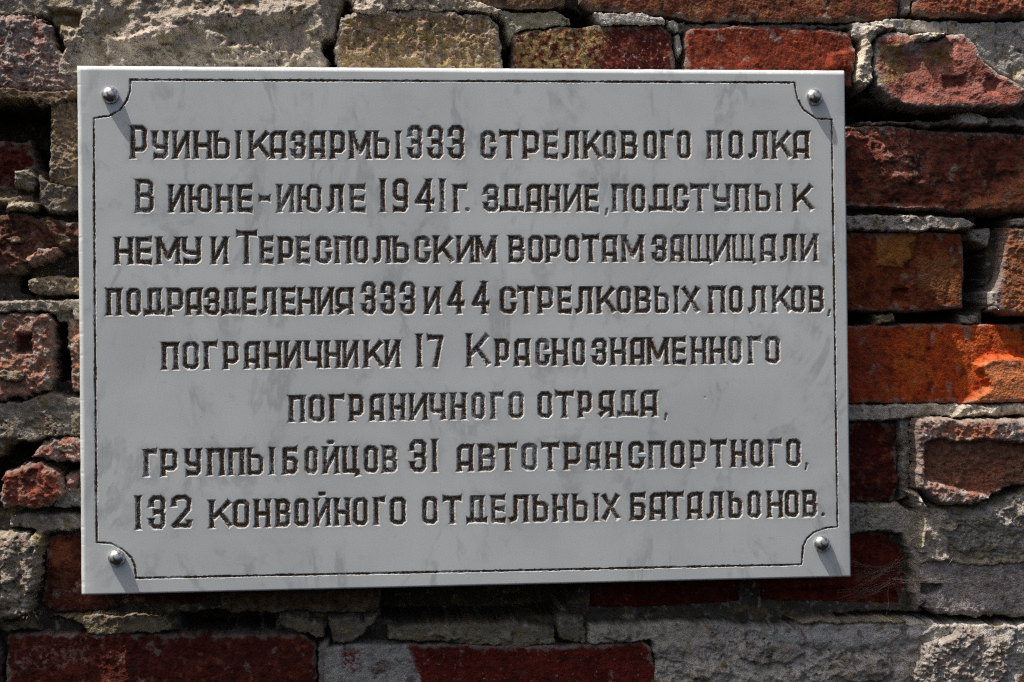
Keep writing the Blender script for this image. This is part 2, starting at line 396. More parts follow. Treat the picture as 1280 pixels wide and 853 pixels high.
for gl in glyphs:
    gl['paint'] = rg.choice([1, 1, .95, .9, .8, .7, .58] if gl['line'] in (0, 1, 2) else [1, 1, .95, .9, .8, .65])
    if gl['key'] in BARE: gl['paint'] = 0.5
    if gl['key'][0] in (3, 7): gl['paint'] = max(gl['paint'], .8)

# rectilinear grid over the face: fine wherever something is carved
BEV, BV2 = 6.0, 2.2            # generous arris at the top and left, a tight one at the right and bottom
ux0, ux1 = -PW / 2 + BEV, PW / 2 - BV2
vy0, vy1 = -PH / 2 + BEV, PH / 2 - BV2
FS = 0.8
bands = []
for li in range(8):
    ys0 = min(g_['y0'] for g_ in glyphs if g_['line'] == li) - 4
    ys1 = max(g_['y1'] for g_ in glyphs if g_['line'] == li) + 4
    if li in (6, 7): ys0 -= 8
    bands.append((ys0, ys1))
border_img = [(163, 100), (162.3, 115), (158.5, 126), (149.5, 138), (137, 145), (117.3, 148), (118.6, 400), (121, 678.5), (139, 679.5), (153, 687), (164.5, 698), (169, 709),
              (170, 723), (590, 714.5), (1002, 706), (1004, 683), (1009, 673), (1017.5, 665.5), (1033.5, 660), (1047, 659), (1043.5, 400), (1039.7, 149.5), (1020, 148.5), (1004, 137), (997, 124), (994.5, 112), (993.2, 103.5)]
bp_ = np.stack(to_plane([p[0] for p in border_img], [p[1] for p in border_img], 0.0), -1)
bands.append((vy0, bp_[:, 1].min() + 56)); bands.append((bp_[:, 1].max() - 54, vy1))
bands.sort()
rows = [vy0]
def fine_at(y):
    return any(a <= y <= b for a, b in bands)
while rows[-1] < vy1 - 0.4:
    y = rows[-1]
    rows.append(min(vy1, y + (FS if fine_at(y) or fine_at(y + 3.0) else 3.2)))
rows = np.array(rows)
nx = int(round((ux1 - ux0) / FS / 16)) * 16 + 1
cols = np.linspace(ux0, ux1, nx)
UU, VV = np.meshgrid(cols, rows)
ny = len(rows)
DEP = np.full(UU.shape, -9.0); OWN = np.full(UU.shape, -1, np.int32)
PAINT = np.zeros(UU.shape); STAIN = np.zeros(UU.shape)

def stroke_field(x, y, pts, hw, s0, s1, fl=2.5):
    best = np.full(x.shape, -99.0)
    n = len(pts) - 1
    for i in range(n):
        ax, ay = pts[i]; bx, by = pts[i + 1]
        L = math.hypot(bx - ax, by - ay)
        if L < 1e-6: continue
        tx, ty = (bx - ax) / L, (by - ay) / L
        t = (x - ax) * tx + (y - ay) * ty
        s = np.abs((x - ax) * ty - (y - ay) * tx)
        fl_ = fl if min(abs(tx), abs(ty)) < .2 else 1.0
        hwv = hw + 0 * t
        sa = s0 and i == 0; sb = s1 and i == n - 1
        if sa: hwv = hwv + fl_ * np.exp(-np.maximum(t, 0) / 2.2)
        if sb: hwv = hwv + fl_ * np.exp(-np.maximum(L - t, 0) / 2.2)
        ov = np.zeros_like(t)
        if not sa: ov = np.maximum(ov, -t)
        if not sb: ov = np.maximum(ov, t - L)
        dd = hwv - np.sqrt(s * s + ov * ov)
        if sa: dd = np.minimum(dd, t * 1.1)
        if sb: dd = np.minimum(dd, (L - t) * 1.1)
        best = np.maximum(best, dd)
    return best

for gi, gl in enumerate(glyphs):
    x0, x1, y0, y1 = gl['x0'], gl['x1'], gl['y0'], gl['y1']
    hw = HW if gl['g'] not in 'Щ' else 2.6
    if gl['g'] in '.': hw = 2.9
    if gl['g'] in ',': hw = 1.9
    if gl['g'] in 'ЮИЙЫ': hw = 3.15
    M = 9
    i0, i1 = np.searchsorted(cols, x0 - M), np.searchsorted(cols, x1 + M)
    j0, j1 = np.searchsorted(rows, y0 - M - (6 if gl['g'] == 'Й' else 0)), np.searchsorted(rows, y1 + M)
    X = UU[j0:j1, i0:i1]; Y = VV[j0:j1, i0:i1]
    Xw = X + 0.45 * pn(X / 2.6 + gi, Y / 2.6, 3) + 0.3 * pn(X / 7 + gi, Y / 7, 5)
    Yw = Y + 0.45 * pn(X / 2.6 + gi, Y / 2.6, 9) + 0.3 * pn(X / 7 + gi, Y / 7, 15)
    f = np.full(X.shape, -99.0)
    W_, H_ = x1 - x0, y1 - y0
    for pts, s0, s1 in G[gl['g']]:
        P = [(x0 + hw + u * (W_ - 2 * hw), y1 - hw - v * (H_ - 2 * hw)) for u, v in pts]
        if s0:
            a, b = P[0], P[1]; L = math.hypot(a[0] - b[0], a[1] - b[1]); P[0] = (a[0] + (a[0] - b[0]) / L * hw, a[1] + (a[1] - b[1]) / L * hw)
        if s1:
            a, b = P[-1], P[-2]; L = math.hypot(a[0] - b[0], a[1] - b[1]); P[-1] = (a[0] + (a[0] - b[0]) / L * hw, a[1] + (a[1] - b[1]) / L * hw)
        f = np.maximum(f, stroke_field(Xw, Yw, P, hw, s0, s1))
    sub = DEP[j0:j1, i0:i1]; better = f > sub
    sub[better] = f[better]
    OWN[j0:j1, i0:i1][better & (f > -2)] = gi
    p = gl['paint']
    pv = ss(0.85, 1.6, f + 0.6 * pn(X / 2.2, Y / 2.2, 21)) * p
    # right/lower rims lose paint first
    PAINT[j0:j1, i0:i1] = np.maximum(PAINT[j0:j1, i0:i1], pv)
    st = np.exp(np.minimum(f, 0) / 3.2) * (0.22 + 0.34 * np.clip(fbm(X, Y, 60, 3, 31) + .4, 0, 1))
    STAIN[j0:j1, i0:i1] = np.maximum(STAIN[j0:j1, i0:i1], st)
# the incised frame line
f = np.full(UU.shape, -99.0)
bw = 1.2 + 0.5 * pn(UU / 25, VV / 25, 2) + 0.45 * pn(UU / 5, VV / 5, 6)
wx = UU + 0.35 * pn(UU / 3, VV / 3, 41); wy = VV + 0.35 * pn(UU / 3, VV / 3, 43)
for i in range(len(bp_)):
    a, b = bp_[i], bp_[(i + 1) % len(bp_)]
    lo = np.minimum(a, b) - 4; hi = np.maximum(a, b) + 4
    i0, i1 = np.searchsorted(cols, lo[0]), np.searchsorted(cols, hi[0]); j0, j1 = np.searchsorted(rows, lo[1]), np.searchsorted(rows, hi[1])
    q = stroke_field(wx[j0:j1, i0:i1], wy[j0:j1, i0:i1], [a, b], 0.0, 0, 0) + bw[j0:j1, i0:i1] + 0.25
    f[j0:j1, i0:i1] = np.maximum(f[j0:j1, i0:i1], q)
BORD = len(glyphs)
better = f > np.maximum(DEP, 0)
DEP[better] = f[better]; OWN[better] = BORD
PAINT = np.maximum(PAINT, ss(0.05, 0.5, f) * np.clip(1.05 + 1.5 * fbm(UU, VV, 46, 3, 77), 0.0, 1.0))
STAIN = np.maximum(STAIN, np.exp(np.minimum(f, 0) / 2.5) * 0.12)
carv = np.clip(DEP, 0, 3.6)
depth = np.where(carv < 1.45, carv * 1.3, 1.885 + (carv - 1.45) * .6) * (1 + 0.18 * pn(UU / 3.1, VV / 3.1, 51)) + np.where(carv > 0.3, 0.22 * pn(UU / 1.7, VV / 1.7, 52), 0)
depth = np.where(OWN == BORD, np.minimum(depth * 1.5, 2.2), depth)
depth = np.maximum(depth, 0) * (carv > 0)
# small accidental chips in the polished face
for _ in range(9):
    cxp, cyp = rg.uniform(ux0, ux1), rg.uniform(vy0, vy1); r = rg.uniform(0.8, 1.7)
    if not fine_at(cyp): continue
    msk = (np.hypot(UU - cxp, VV - cyp) < r) & (DEP < -1)
    depth[msk] = 0.22
idx = np.arange(ny * nx).reshape(ny, nx)
cellc = np.stack([idx[:-1, :-1], idx[1:, :-1], idx[1:, 1:], idx[:-1, 1:]], -1)      # (ny-1,nx-1,4)
cm = np.maximum(np.maximum(depth[:-1, :-1], depth[1:, :-1]), np.maximum(depth[1:, 1:], depth[:-1, 1:]))
dflat = np.where(carv > 0, DEP, -9)
cd = np.stack([dflat[:-1, :-1], dflat[1:, :-1], dflat[1:, 1:], dflat[:-1, 1:]], -1)
co = np.stack([OWN[:-1, :-1], OWN[1:, :-1], OWN[1:, 1:], OWN[:-1, 1:]], -1)
cell_own = np.where(cd.max(-1) > 0, np.take_along_axis(co, cd.argmax(-1)[..., None], -1)[..., 0], -1)
V = np.stack([UU.ravel(), VV.ravel(), depth.ravel()], -1)
rimshow = np.clip(carv / 1.0, 0, 1)
A = np.stack([PAINT.ravel(), np.clip(STAIN, 0, 1).ravel(), rimshow.ravel()], -1)
# slab face: merge flat runs of 16 cells into one quad
flat = (cm <= 0) & (cell_own < 0)
fl16 = flat.reshape(ny - 1, -1, 16).all(-1)
stn = np.maximum(STAIN[:-1, :-1], STAIN[1:, 1:]) > 0.02
fl16 &= ~stn.reshape(ny - 1, -1, 16).any(-1)
jj, kk = np.nonzero(fl16)
bigq = np.stack([idx[jj, kk * 16], idx[jj + 1, kk * 16], idx[jj + 1, kk * 16 + 16], idx[jj, kk * 16 + 16]], -1)
small = (cell_own < 0) & ~np.repeat(fl16, 16, 1)
SF = np.concatenate([bigq, cellc[small]])
# bevel, sides, back of the slab
per = np.concatenate([idx[0, :], idx[1:, -1], idx[-1, -2::-1], idx[-2:0:-1, 0]])
per = per[::4] if False else per
pu, pv_ = V[per, 0], V[per, 1]
TH = 30.0
def ring(off, z, seed):
    """outline pushed out by off at depth z, each straight side a little uneven"""
    sxn = np.where(np.isclose(pu, ux0), -1, np.where(np.isclose(pu, ux1), 1, 0)); syn = np.where(np.isclose(pv_, vy0), -1, np.where(np.isclose(pv_, vy1), 1, 0))
    w = 0.3 * fbm(pu, pv_, 22, 3, seed) - 0.5 * ss(.3, .6, fbm(pu, pv_, 9, 2, 66)) * (z < 5)
    kx = np.where(sxn > 0, BV2 / BEV, 1.0); ky = np.where(syn > 0, BV2 / BEV, 1.0)
    q = np.where((sxn < 0) | (syn < 0), 1.0, BV2 / BEV)
    zz = z * q if z < TH else np.full(len(pu), z)
    return np.stack([pu + sxn * (off + w) * kx, pv_ + syn * (off + w) * ky, zz], -1)
rings = [ring(1.5, 0.25, 61), ring(3.6, 1.5, 62), ring(5.2, 3.4, 62), ring(BEV, 6.0, 63), ring(BEV, TH, 63)]
base = len(V); ext = [V]; prev = per; SFr = []
for r_ in rings:
    cur = base + np.arange(len(r_)); base += len(r_); ext.append(r_)
    SFr.append(np.stack([prev, np.roll(prev, -1), np.roll(cur, -1), cur], -1)); prev = cur
Vs = np.concatenate(ext); As = np.concatenate([A, np.zeros((len(Vs) - len(A), 3))])
bc = np.array([[ux0 - BEV, vy0 - BEV, TH + .01], [ux1 + BV2, vy0 - BEV, TH + .01], [ux1 + BV2, vy1 + BV2, TH + .01], [ux0 - BEV, vy1 + BV2, TH + .01]])
Vs = np.concatenate([Vs, bc]); As = np.concatenate([As, np.zeros((4, 3))])
SF = np.concatenate([SF] + SFr + [np.array([[base, base + 1, base + 2, base + 3]])])
v_, f_, a_ = compact(Vs, SF, As)
link('marble_slab', v_, f_, M_MARBLE, plaque, a_, 'wear')
# letters, marks and the frame line: each its own carved piece
order = np.argsort(cell_own.ravel(), kind='stable'); so = cell_own.ravel()[order]
cf = cellc.reshape(-1, 4)
for gi in range(BORD + 1):
    a0, a1 = np.searchsorted(so, gi), np.searchsorted(so, gi, side='right')
    if a1 <= a0: continue
    fc = cf[order[a0:a1]]
    v_, f_, a_ = compact(V, fc, A)
    if gi == BORD: nm = 'incised_border'
    else: nm = {'.': 'full_stop', ',': 'comma', '-': 'dash'}.get(glyphs[gi]['g'], 'digit' if glyphs[gi]['g'] in '1234579' else 'letter')
    link(nm, v_, f_, M_MARBLE, plaque, a_, 'wear')

# dome-headed fixing screws
def screw(xi, yi, first):
    X, Y = to_plane([xi], [yi], -5.0)
    prof = [(0.0, -8.4), (2.2, -8.25), (4.6, -7.7), (6.8, -6.6), (8.5, -5.0), (9.8, -3.2), (10.5, -1.8), (9.9, -0.8), (8.2, -0.3), (7.6, 0.3)]
    n = 32; vv = []; ff = []
    for r, z in prof:
        for k in range(n):
            t = 2 * math.pi * k / n
            vv.append((X[0] + r * math.cos(t), Y[0] + r * math.sin(t), z))
    for i in range(len(prof) - 1):
        for k in range(n):
            a = i * n + k; b = i * n + (k + 1) % n
            ff.append((a, b, b + n, a + n))
    cen = (X[0] * U, 0, ZC - Y[0] * U)
    return link('screw_head', vv, ff, M_METAL, plaque, loc=np.array(cen))
for xi, yi in ((137, 118.5), (1019, 121), (145, 698.5), (1028.5, 680.5)):
    s = screw(xi, yi, True)

# ================================================================== THE WALL
wall = empty('brick_wall', 'weathered old wall of broken red bricks, pale rubble stones and crumbling grey mortar behind the plaque', 'wall', (0, D0 * U, ZC - 0.42))
RED = (.24, .035, .015); DRED = (.09, .012, .008); ORG = (.44, .11, .025); TAN = (.36, .25, .14); GREY = (.33, .31, .29); PINK = (.37, .22, .17)
OCH = (.34, .24, .09); MOSS = (.20, .17, .05); PALE = (.52, .47, .41); DARK = (.035, .016, .012); BRN = (.17, .10, .06); BLUE = (.24, .25, .27); PURP = (.26, .20, .20); DG = (.19, .17, .15)

def warp(x, y, amp=2.4, seed=0):
    return (x + 1.5 * amp * fbm(x, y, 26, 4, seed + 200, .6) + amp * .45 * fbm(x, y, 5, 2, seed + 230),
            y + 1.5 * amp * fbm(x, y, 26, 4, seed + 215, .6) + amp * .45 * fbm(x, y, 5, 2, seed + 245))

def rough_field(x, y, R, seed):
    """R: list of (kind, scale, amplitude)"""
    h = 0
    for k, (kind, sc, am) in enumerate(R):
        s = seed + 17 * k
        if kind == 'f': h = h + am * fbm(x, y, sc, 5, s, .55)
        elif kind == 's':
            wx_, wy_ = x + sc * .3 * fbm(x, y, sc, 2, s + 3), y + sc * .3 * fbm(x, y, sc, 2, s + 5)
            h = h + am * (scallop(wx_, wy_, sc, s) + .5 * scallop(wx_, wy_, sc * .42, s + 1) + .25 * scallop(wx_, wy_, sc * .19, s + 2))
        elif kind == 'p':                       # pits
            h = h - am * ss(.25, .6, fbm(x, y, sc, 3, s))
        elif kind == 'b':                       # bedding ledges, roughly horizontal
            q = fbm(x * .35, y, sc, 4, s)
            h = h + am * (np.floor(q * 6) / 6 + .3 * q)
    return h

def paint_layers(x, y, sd, base, layers, seed, edge=None):
    n = fbm(x, y, 34, 4, seed + 300); n2 = fbm(x, y, 9, 4, seed + 310, .6)
    col = np.array(base)[None, None] * (1 + .5 * n + .6 * n2)[..., None]
    layers = list(layers) + [('e', (.27, .24, .20), 3.0, .6), ('n', (.36, .31, .26), 24, .34, .55), ('n', (.05, .03, .022), 13, .32, .6)]
    for k, Ly in enumerate(layers):
        kind, c_ = Ly[0], np.array(Ly[1])
        s = seed + 320 + 13 * k
        if kind == 'n':
            _, _, sc, th, amt = Ly; mk = ss(th, th + .22, fbm(x, y, sc, 4, s, .6)) * amt
        elif kind == 'e':
            _, _, wd, amt = Ly; mk = ss(1, -1, (sd - wd + (5 if wd != 3.0 else 11) * fbm(x, y, 15, 4, s, .6)) / 2.2) * amt
        elif kind == 'r':
            _, _, P, sf, amt = Ly
            mk = ss(-sf, sf, sdpoly(x, y, wallpoly(P)) + sf * 1.6 * fbm(x, y, max(6, sf * 2), 4, s, .65)) * amt
        elif kind == 'rn':
            _, _, P, sf, sc, th, amt = Ly
            mk = ss(-sf, sf, sdpoly(x, y, wallpoly(P))) * ss(th, th + .2, fbm(x, y, sc, 4, s, .65)) * amt
        col = col * (1 - mk[..., None]) + (c_ * (1 + .3 * n2[..., None])) * mk[..., None]
    return np.clip(col, .006, .8)

placed = []          # warped outlines of the pieces, for cutting the mortar under them
def piece(name, P, h, R, base, layers=(), tilt=(0, 0), e=6, dents=(), step=1.15, wp=2.4, seed=0, label=None, plane=False, mat=None):
    P = wallpoly(P) if not plane else np.asarray(P, float)
    lo = P.min(0) - 8; hi = P.max(0) + 8
    xs = np.arange(lo[0], hi[0], step); ys = np.arange(lo[1], hi[1], step)
    X, Y = np.meshgrid(xs, ys)
    wx_, wy_ = warp(X, Y, wp, seed)
    sd = sdpoly(wx_, wy_, P)
    cen = P.mean(0)
    hh = h + tilt[0] * (X - cen[0]) + tilt[1] * (Y - cen[1]) + rough_field(X, Y, R, seed)
    if step < 2: hh = hh + .5 * fbm(X, Y, 3.6, 2, seed + 90, .8)
    for Pd, dh, sf in dents:
        sp = sdpoly(X, Y, wallpoly(Pd)) + sf * .8 * fbm(X, Y, max(8, sf * 2), 3, seed + 77)
        hh = hh + dh * ss(-sf, sf, sp)
    t = np.clip(1 - sd / e, 0, 1)
    hh = hh - e * .9 * (1 - np.sqrt(np.clip(1 - t * t, 0, 1)))
    hh = hh + np.minimum(sd, 0) * 13
    col = paint_layers(X, Y, sd, base, layers, seed)
    keep = sd > -3.0
    nyy, nxx = X.shape
    id_ = np.arange(nyy * nxx).reshape(nyy, nxx)
    ck = keep[:-1, :-1] & keep[1:, :-1] & keep[1:, 1:] & keep[:-1, 1:]
    fc = np.stack([id_[:-1, :-1], id_[1:, :-1], id_[1:, 1:], id_[:-1, 1:]], -1)[ck]
    V_ = np.stack([X.ravel(), Y.ravel(), (D0 - hh).ravel()], -1)
    v_, f_, a_ = compact(V_, fc, col.reshape(-1, 3))
    o = link(name, v_, f_, mat or M_BRICK, wall, a_, loc=np.array([cen[0] * U, (D0 - h) * U, ZC - cen[1] * U]))
    if label: o['label'] = label
    placed.append((P, wp, seed))
    return o

SM = [('f', 60, 2.2), ('f', 9, .55), ('p', 16, 1.3)]                       # smooth fired face
MD = [('f', 50, 3.5), ('s', 30, 3.0), ('s', 9, .9), ('f', 5, 1.0)]                        # worn
RK = [('f', 45, 5), ('s', 34, 8), ('s', 12, 3.2), ('s', 5, .9), ('f', 4.5, 1.4)]            # broken rock
RG = [('f', 40, 4), ('s', 20, 3.6), ('s', 7, 1.8), ('f', 4.5, 1.9), ('p', 9, 2.2)]          # granular stone
B = []
def add(*a, **k): piece(*a, seed=len(placed) * 5 + 1, **k)

# top course and the row under it
add('brick', [(562, -40), (702, -40), (706, 4), (690, 11), (640, 12), (600, 9), (566, 4)], 6, MD, BRN, [('n', OCH, 14, .1, .7), ('n', DRED, 20, .1, .8)])
add('brick', [(728, -40), (1121, -40), (1123, 22), (1100, 27), (960, 28), (880, 27), (830, 20), (790, 16), (745, 13), (726, 2)], 3, SM, (.20, .06, .03), [('n', (.33, .13, .05), 22, .05, .7), ('n', DARK, 26, .15, .8)])
add('brick', [(1140, -40), (1330, -40), (1330, 24), (1250, 25), (1165, 23), (1141, 17)], 10, MD, (.30, .085, .045), [('n', PINK, 14, .15, .6), ('e', BRN, 5, .6)], label='brown-red brick cut by the top right corner')
add('stone', [(424, 24), (445, 17), (500, 14), (560, 16), (614, 22), (623, 34), (626, 60), (627, 100), (421, 100), (419, 60)], 9, RG, TAN, [('n', OCH, 18, .0, .75), ('n', PINK, 16, .12, .7), ('n', PALE, 10, .2, .6), ('e', PALE, 7, .5)], wp=4, label='ochre and pink granular stone block')
add('brick', [(641, 45), (655, 38), (720, 33), (780, 32), (828, 33), (840, 45), (843, 80), (840, 110), (640, 110)], 2, MD, DRED, [('rn', OCH, [(640, 30), (760, 30), (740, 100), (640, 100)], 14, 9, -.15, .8), ('rn', PALE, [(640, 32), (840, 32), (840, 100), (640, 100)], 3, 4, .32, .8), ('n', (.22, .06, .025), 20, .15, .7)], label='dark red brick speckled with ochre lichen')
add('brick', [(856, 40), (866, 34), (960, 33), (1050, 38), (1064, 42), (1068, 60), (1066, 110), (856, 110)], 2, SM, (.23, .038, .016), [('n', DRED, 26, .1, .7), ('n', (.34, .07, .025), 24, .2, .6), ('n', PINK, 8, .38, .4)], dents=[([(1035, 70), (1068, 62), (1066, 90), (1034, 86)], 8, 4)])
add('brick', [(1090, 60), (1094, 48), (1110, 43), (1132, 45), (1142, 53), (1166, 54), (1178, 46), (1198, 44), (1212, 58), (1222, 80), (1240, 95), (1262, 107), (1272, 118), (1268, 136), (1245, 140), (1160, 139), (1128, 136), (1108, 128), (1092, 112), (1088, 88)], 21,
    [('f', 50, 3.5), ('s', 44, 3.5), ('s', 13, 1.0), ('f', 5, .45)], (.33, .125, .095),
    [('n', (.40, .10, .05), 16, .12, .8), ('e', PALE, 4, .85), ('rn', OCH, [(1096, 60), (1125, 55), (1130, 95), (1096, 110)], 5, 8, -.2, .9), ('rn', MOSS, [(1150, 66), (1182, 60), (1182, 82), (1150, 84)], 5, 6, -.2, .9), ('r', GREY, [(1125, 55), (1150, 57), (1148, 72), (1128, 70)], 4, .8), ('r', DRED, [(1170, 98), (1202, 98), (1202, 116), (1172, 116)], 4, .6)],
    tilt=(.05, .13), dents=[([(1106, 66), (1180, 66), (1200, 130), (1120, 126)], -5, 12), ([(1172, 100), (1200, 100), (1198, 114), (1175, 114)], -4, 4), ([(1224, 98), (1240, 106), (1238, 122), (1222, 120)], -7, 4)], wp=2.6, e=8, label='jutting broken brick with a worn pink face and pale crust')
# right side
add('brick', [(1050, 158), (1108, 157), (1180, 163), (1330, 168), (1330, 263), (1240, 267), (1150, 262), (1050, 257)], -2, [('f', 60, 5), ('s', 32, 4.5), ('b', 22, 3.0), ('f', 5, .7)], (.22, .055, .03),
    [('n', BRN, 18, .1, .5), ('n', DARK, 26, .12, .8), ('rn', PINK, [(1095, 175), (1150, 175), (1170, 235), (1100, 235)], 12, 8, .0, .6), ('r', (.45, .16, .07), [(1200, 262), (1250, 240), (1290, 200), (1290, 265)], 10, .7), ('rn', PALE, [(1055, 158), (1290, 164), (1290, 180), (1055, 170)], 3, 5, .2, .7)],
    dents=[([(1215, 262), (1255, 235), (1300, 200), (1330, 268)], 11, 12), ([(1095, 178), (1135, 180), (1170, 240), (1100, 225)], 7, 8), ([(1050, 256), (1180, 258), (1180, 266), (1050, 264)], 7, 3)], wp=2.2, label='dark red brick with a flaked rusty face, right of the plaque top')
add('brick', [(1050, 291), (1160, 289), (1205, 292), (1209, 330), (1206, 386), (1130, 389), (1050, 388)], -8, SM, (.24, .055, .018), [('r', (.42, .16, .035), [(1098, 296), (1148, 292), (1145, 318), (1130, 334), (1098, 332)], 3, .9), ('r', (.33, .13, .045), [(1150, 322), (1198, 320), (1200, 380), (1160, 372)], 7, .8), ('n', DRED, 22, .12, .7)],
    dents=[([(1095, 294), (1148, 290), (1145, 318), (1130, 335), (1098, 332)], 2.5, 1.5), ([(1118, 362), (1138, 362), (1138, 378), (1118, 378)], -8, 4)], wp=1.6, e=4, label='orange-brown brick with an ochre patch and a small hole')
add('brick', [(1256, 286), (1330, 284), (1330, 392), (1262, 394), (1240, 388), (1238, 372), (1250, 350), (1254, 320)], 6, MD, (.33, .12, .05), [('r', PURP, [(1236, 300), (1256, 290), (1250, 392), (1232, 392)], 4, .9), ('n', PINK, 12, .15, .5)], tilt=(.12, 0), wp=2.2, label='rust brick at the right edge with a grey broken end')
add('brick', [(1050, 408), (1150, 405), (1330, 406), (1330, 500), (1200, 505), (1050, 504)], -14, [('f', 70, 2.0), ('f', 9, .35), ('p', 14, .8), ('b', 30, .5)], (.52, .075, .013), [('n', (.60, .13, .022), 40, .0, .7), ('n', DRED, 18, .22, .7), ('r', (.24, .04, .025), [(1050, 405), (1110, 405), (1120, 505), (1050, 505)], 18, .6), ('r', (.58, .20, .075), [(1224, 455), (1240, 449), (1330, 450), (1330, 502), (1215, 503), (1238, 480)], 5, .9)],
    dents=[([(1222, 456), (1240, 447), (1335, 447), (1335, 506), (1205, 506), (1238, 484)], 16, 4), ([(1222, 470), (1335, 470), (1335, 506), (1205, 506)], 3, 8)], wp=1.5, e=4, label='long orange brick with a sunlit flaked corner')
add('brick', [(1050, 530), (1100, 526), (1126, 532), (1128, 600), (1122, 628), (1050, 630)], -16, MD, DRED, [('n', (.25, .07, .04), 18, .1, .7), ('n', DARK, 20, .15, .7)], wp=2.4, label='recessed dark brick right of the plaque')
add('brick', [(1141, 526), (1160, 523), (1230, 526), (1330, 522), (1330, 596), (1262, 606), (1236, 618), (1214, 628), (1180, 630), (1166, 626), (1152, 612), (1141, 610)], 24,
    [('f', 50, 3.5), ('s', 26, 2.5), ('f', 6, 1.8), ('s', 9, 1.9)], PINK,
    [('n', PALE, 14, .0, .7), ('r', (.47, .17, .09), [(1172, 533), (1232, 530), (1236, 546), (1190, 549), (1170, 540)], 4, .85), ('r', (.21, .075, .035), [(1149, 552), (1166, 548), (1190, 554), (1222, 550), (1340, 560), (1340, 640), (1250, 635), (1222, 614), (1180, 608), (1150, 596)], 3.5, .9), ('rn', PINK, [(1150, 552), (1330, 552), (1330, 600), (1150, 608)], 3, 5, .1, .5), ('r', (.40, .14, .08), [(1215, 580), (1255, 572), (1240, 612), (1200, 622)], 6, .6)],
    dents=[([(1150, 553), (1166, 547), (1190, 553), (1222, 549), (1340, 560), (1340, 640), (1250, 635), (1222, 616), (1185, 609), (1150, 598)], -11, 3.0)], wp=2.6, e=5, label='jutting brick with a hollowed dark face and sunlit mortar crust')
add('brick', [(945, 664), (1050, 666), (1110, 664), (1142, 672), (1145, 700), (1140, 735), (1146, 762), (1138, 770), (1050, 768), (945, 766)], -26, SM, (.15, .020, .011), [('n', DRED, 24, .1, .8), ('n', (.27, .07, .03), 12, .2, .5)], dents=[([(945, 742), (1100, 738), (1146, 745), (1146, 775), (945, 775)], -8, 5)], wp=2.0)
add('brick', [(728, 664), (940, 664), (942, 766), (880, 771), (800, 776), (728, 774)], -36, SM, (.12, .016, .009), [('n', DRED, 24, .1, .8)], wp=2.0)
add('stone', [(1176, 640), (1215, 634), (1290, 612), (1330, 610), (1330, 692), (1270, 700), (1225, 700), (1190, 690), (1168, 672)], 9, RG, (.40, .36, .30), [('n', MOSS, 18, .22, .7), ('n', PALE, 14, .1, .6), ('n', BLUE, 20, .2, .5)], tilt=(0, -.12), wp=5, e=14, mat=M_MORTAR, label='mossy grey rubble stone under the jutting brick')
add('stone', [(1152, 700), (1180, 694), (1240, 702), (1330, 694), (1330, 772), (1240, 771), (1175, 768), (1150, 752), (1147, 720)], 3, [('f', 60, 4), ('f', 7, .8), ('p', 10, 1.2)], (.42, .37, .35), [('n', (.33, .24, .20), 30, .1, .7), ('n', PALE, 16, .15, .6), ('n', BRN, 9, .28, .5)], wp=4, e=10, mat=M_MORTAR, dents=[([(1150, 730), (1178, 732), (1165, 744), (1150, 742)], -22, 3)], label='smooth purplish grey stone at the right edge')
# bottom band
add('brick', [(405, 812), (424, 807), (560, 806), (700, 808), (806, 803), (815, 812), (822, 850), (820, 900), (405, 900)], 0, [('f', 70, 2.5), ('f', 7, .45), ('p', 12, .8)], (.15, .018, .011),
    [('r', (.44, .42, .39), [(400, 800), (508, 800), (515, 822), (526, 852), (524, 905), (400, 905)], 3, 1.0), ('n', DRED, 22, .15, .6), ('rn', (.20, .04, .03), [(428, 812), (450, 812), (450, 838), (428, 838)], 4, 5, -.1, 1.0), ('rn', PALE, [(520, 806), (815, 806), (815, 900), (520, 900)], 3, 5, .42, .6), ('e', (.35, .30, .27), 1.5, .6)], wp=2, e=4, label='dark red brick with a grey mortar smear over its left end')
add('brick', [(8, 795), (100, 792), (250, 794), (380, 794), (394, 806), (396, 850), (395, 900), (5, 900)], -2, [('f', 60, 4), ('s', 40, 2.5), ('f', 7, .6), ('p', 12, 1.2)], (.11, .02, .012), [('rn', PINK, [(20, 808), (110, 808), (110, 830), (20, 840)], 6, 9, .0, .6), ('n', DRED, 22, .1, .7), ('n', (.33, .10, .05), 12, .25, .6)], wp=2.5, label='long dark red brick at the bottom left')
add('brick', [(-60, 800), (-4, 797), (2, 830), (0, 900), (-60, 900)], -2, MD, DRED)
add('stone', [(1150, 806), (1166, 796), (1205, 780), (1222, 784), (1245, 806), (1258, 838), (1262, 900), (1142, 900), (1136, 838)], 16, RG, (.42, .36, .31), [('n', PALE, 12, .0, .8), ('n', PINK, 16, .12, .6), ('n', MOSS, 18, .25, .4)], wp=5, e=12, mat=M_MORTAR, label='rough sunlit rubble stone set in grey mortar, bottom right')
add('brick', [(1268, 842), (1285, 834), (1330, 828), (1330, 900), (1266, 900)], 4, MD, (.25, .09, .05))
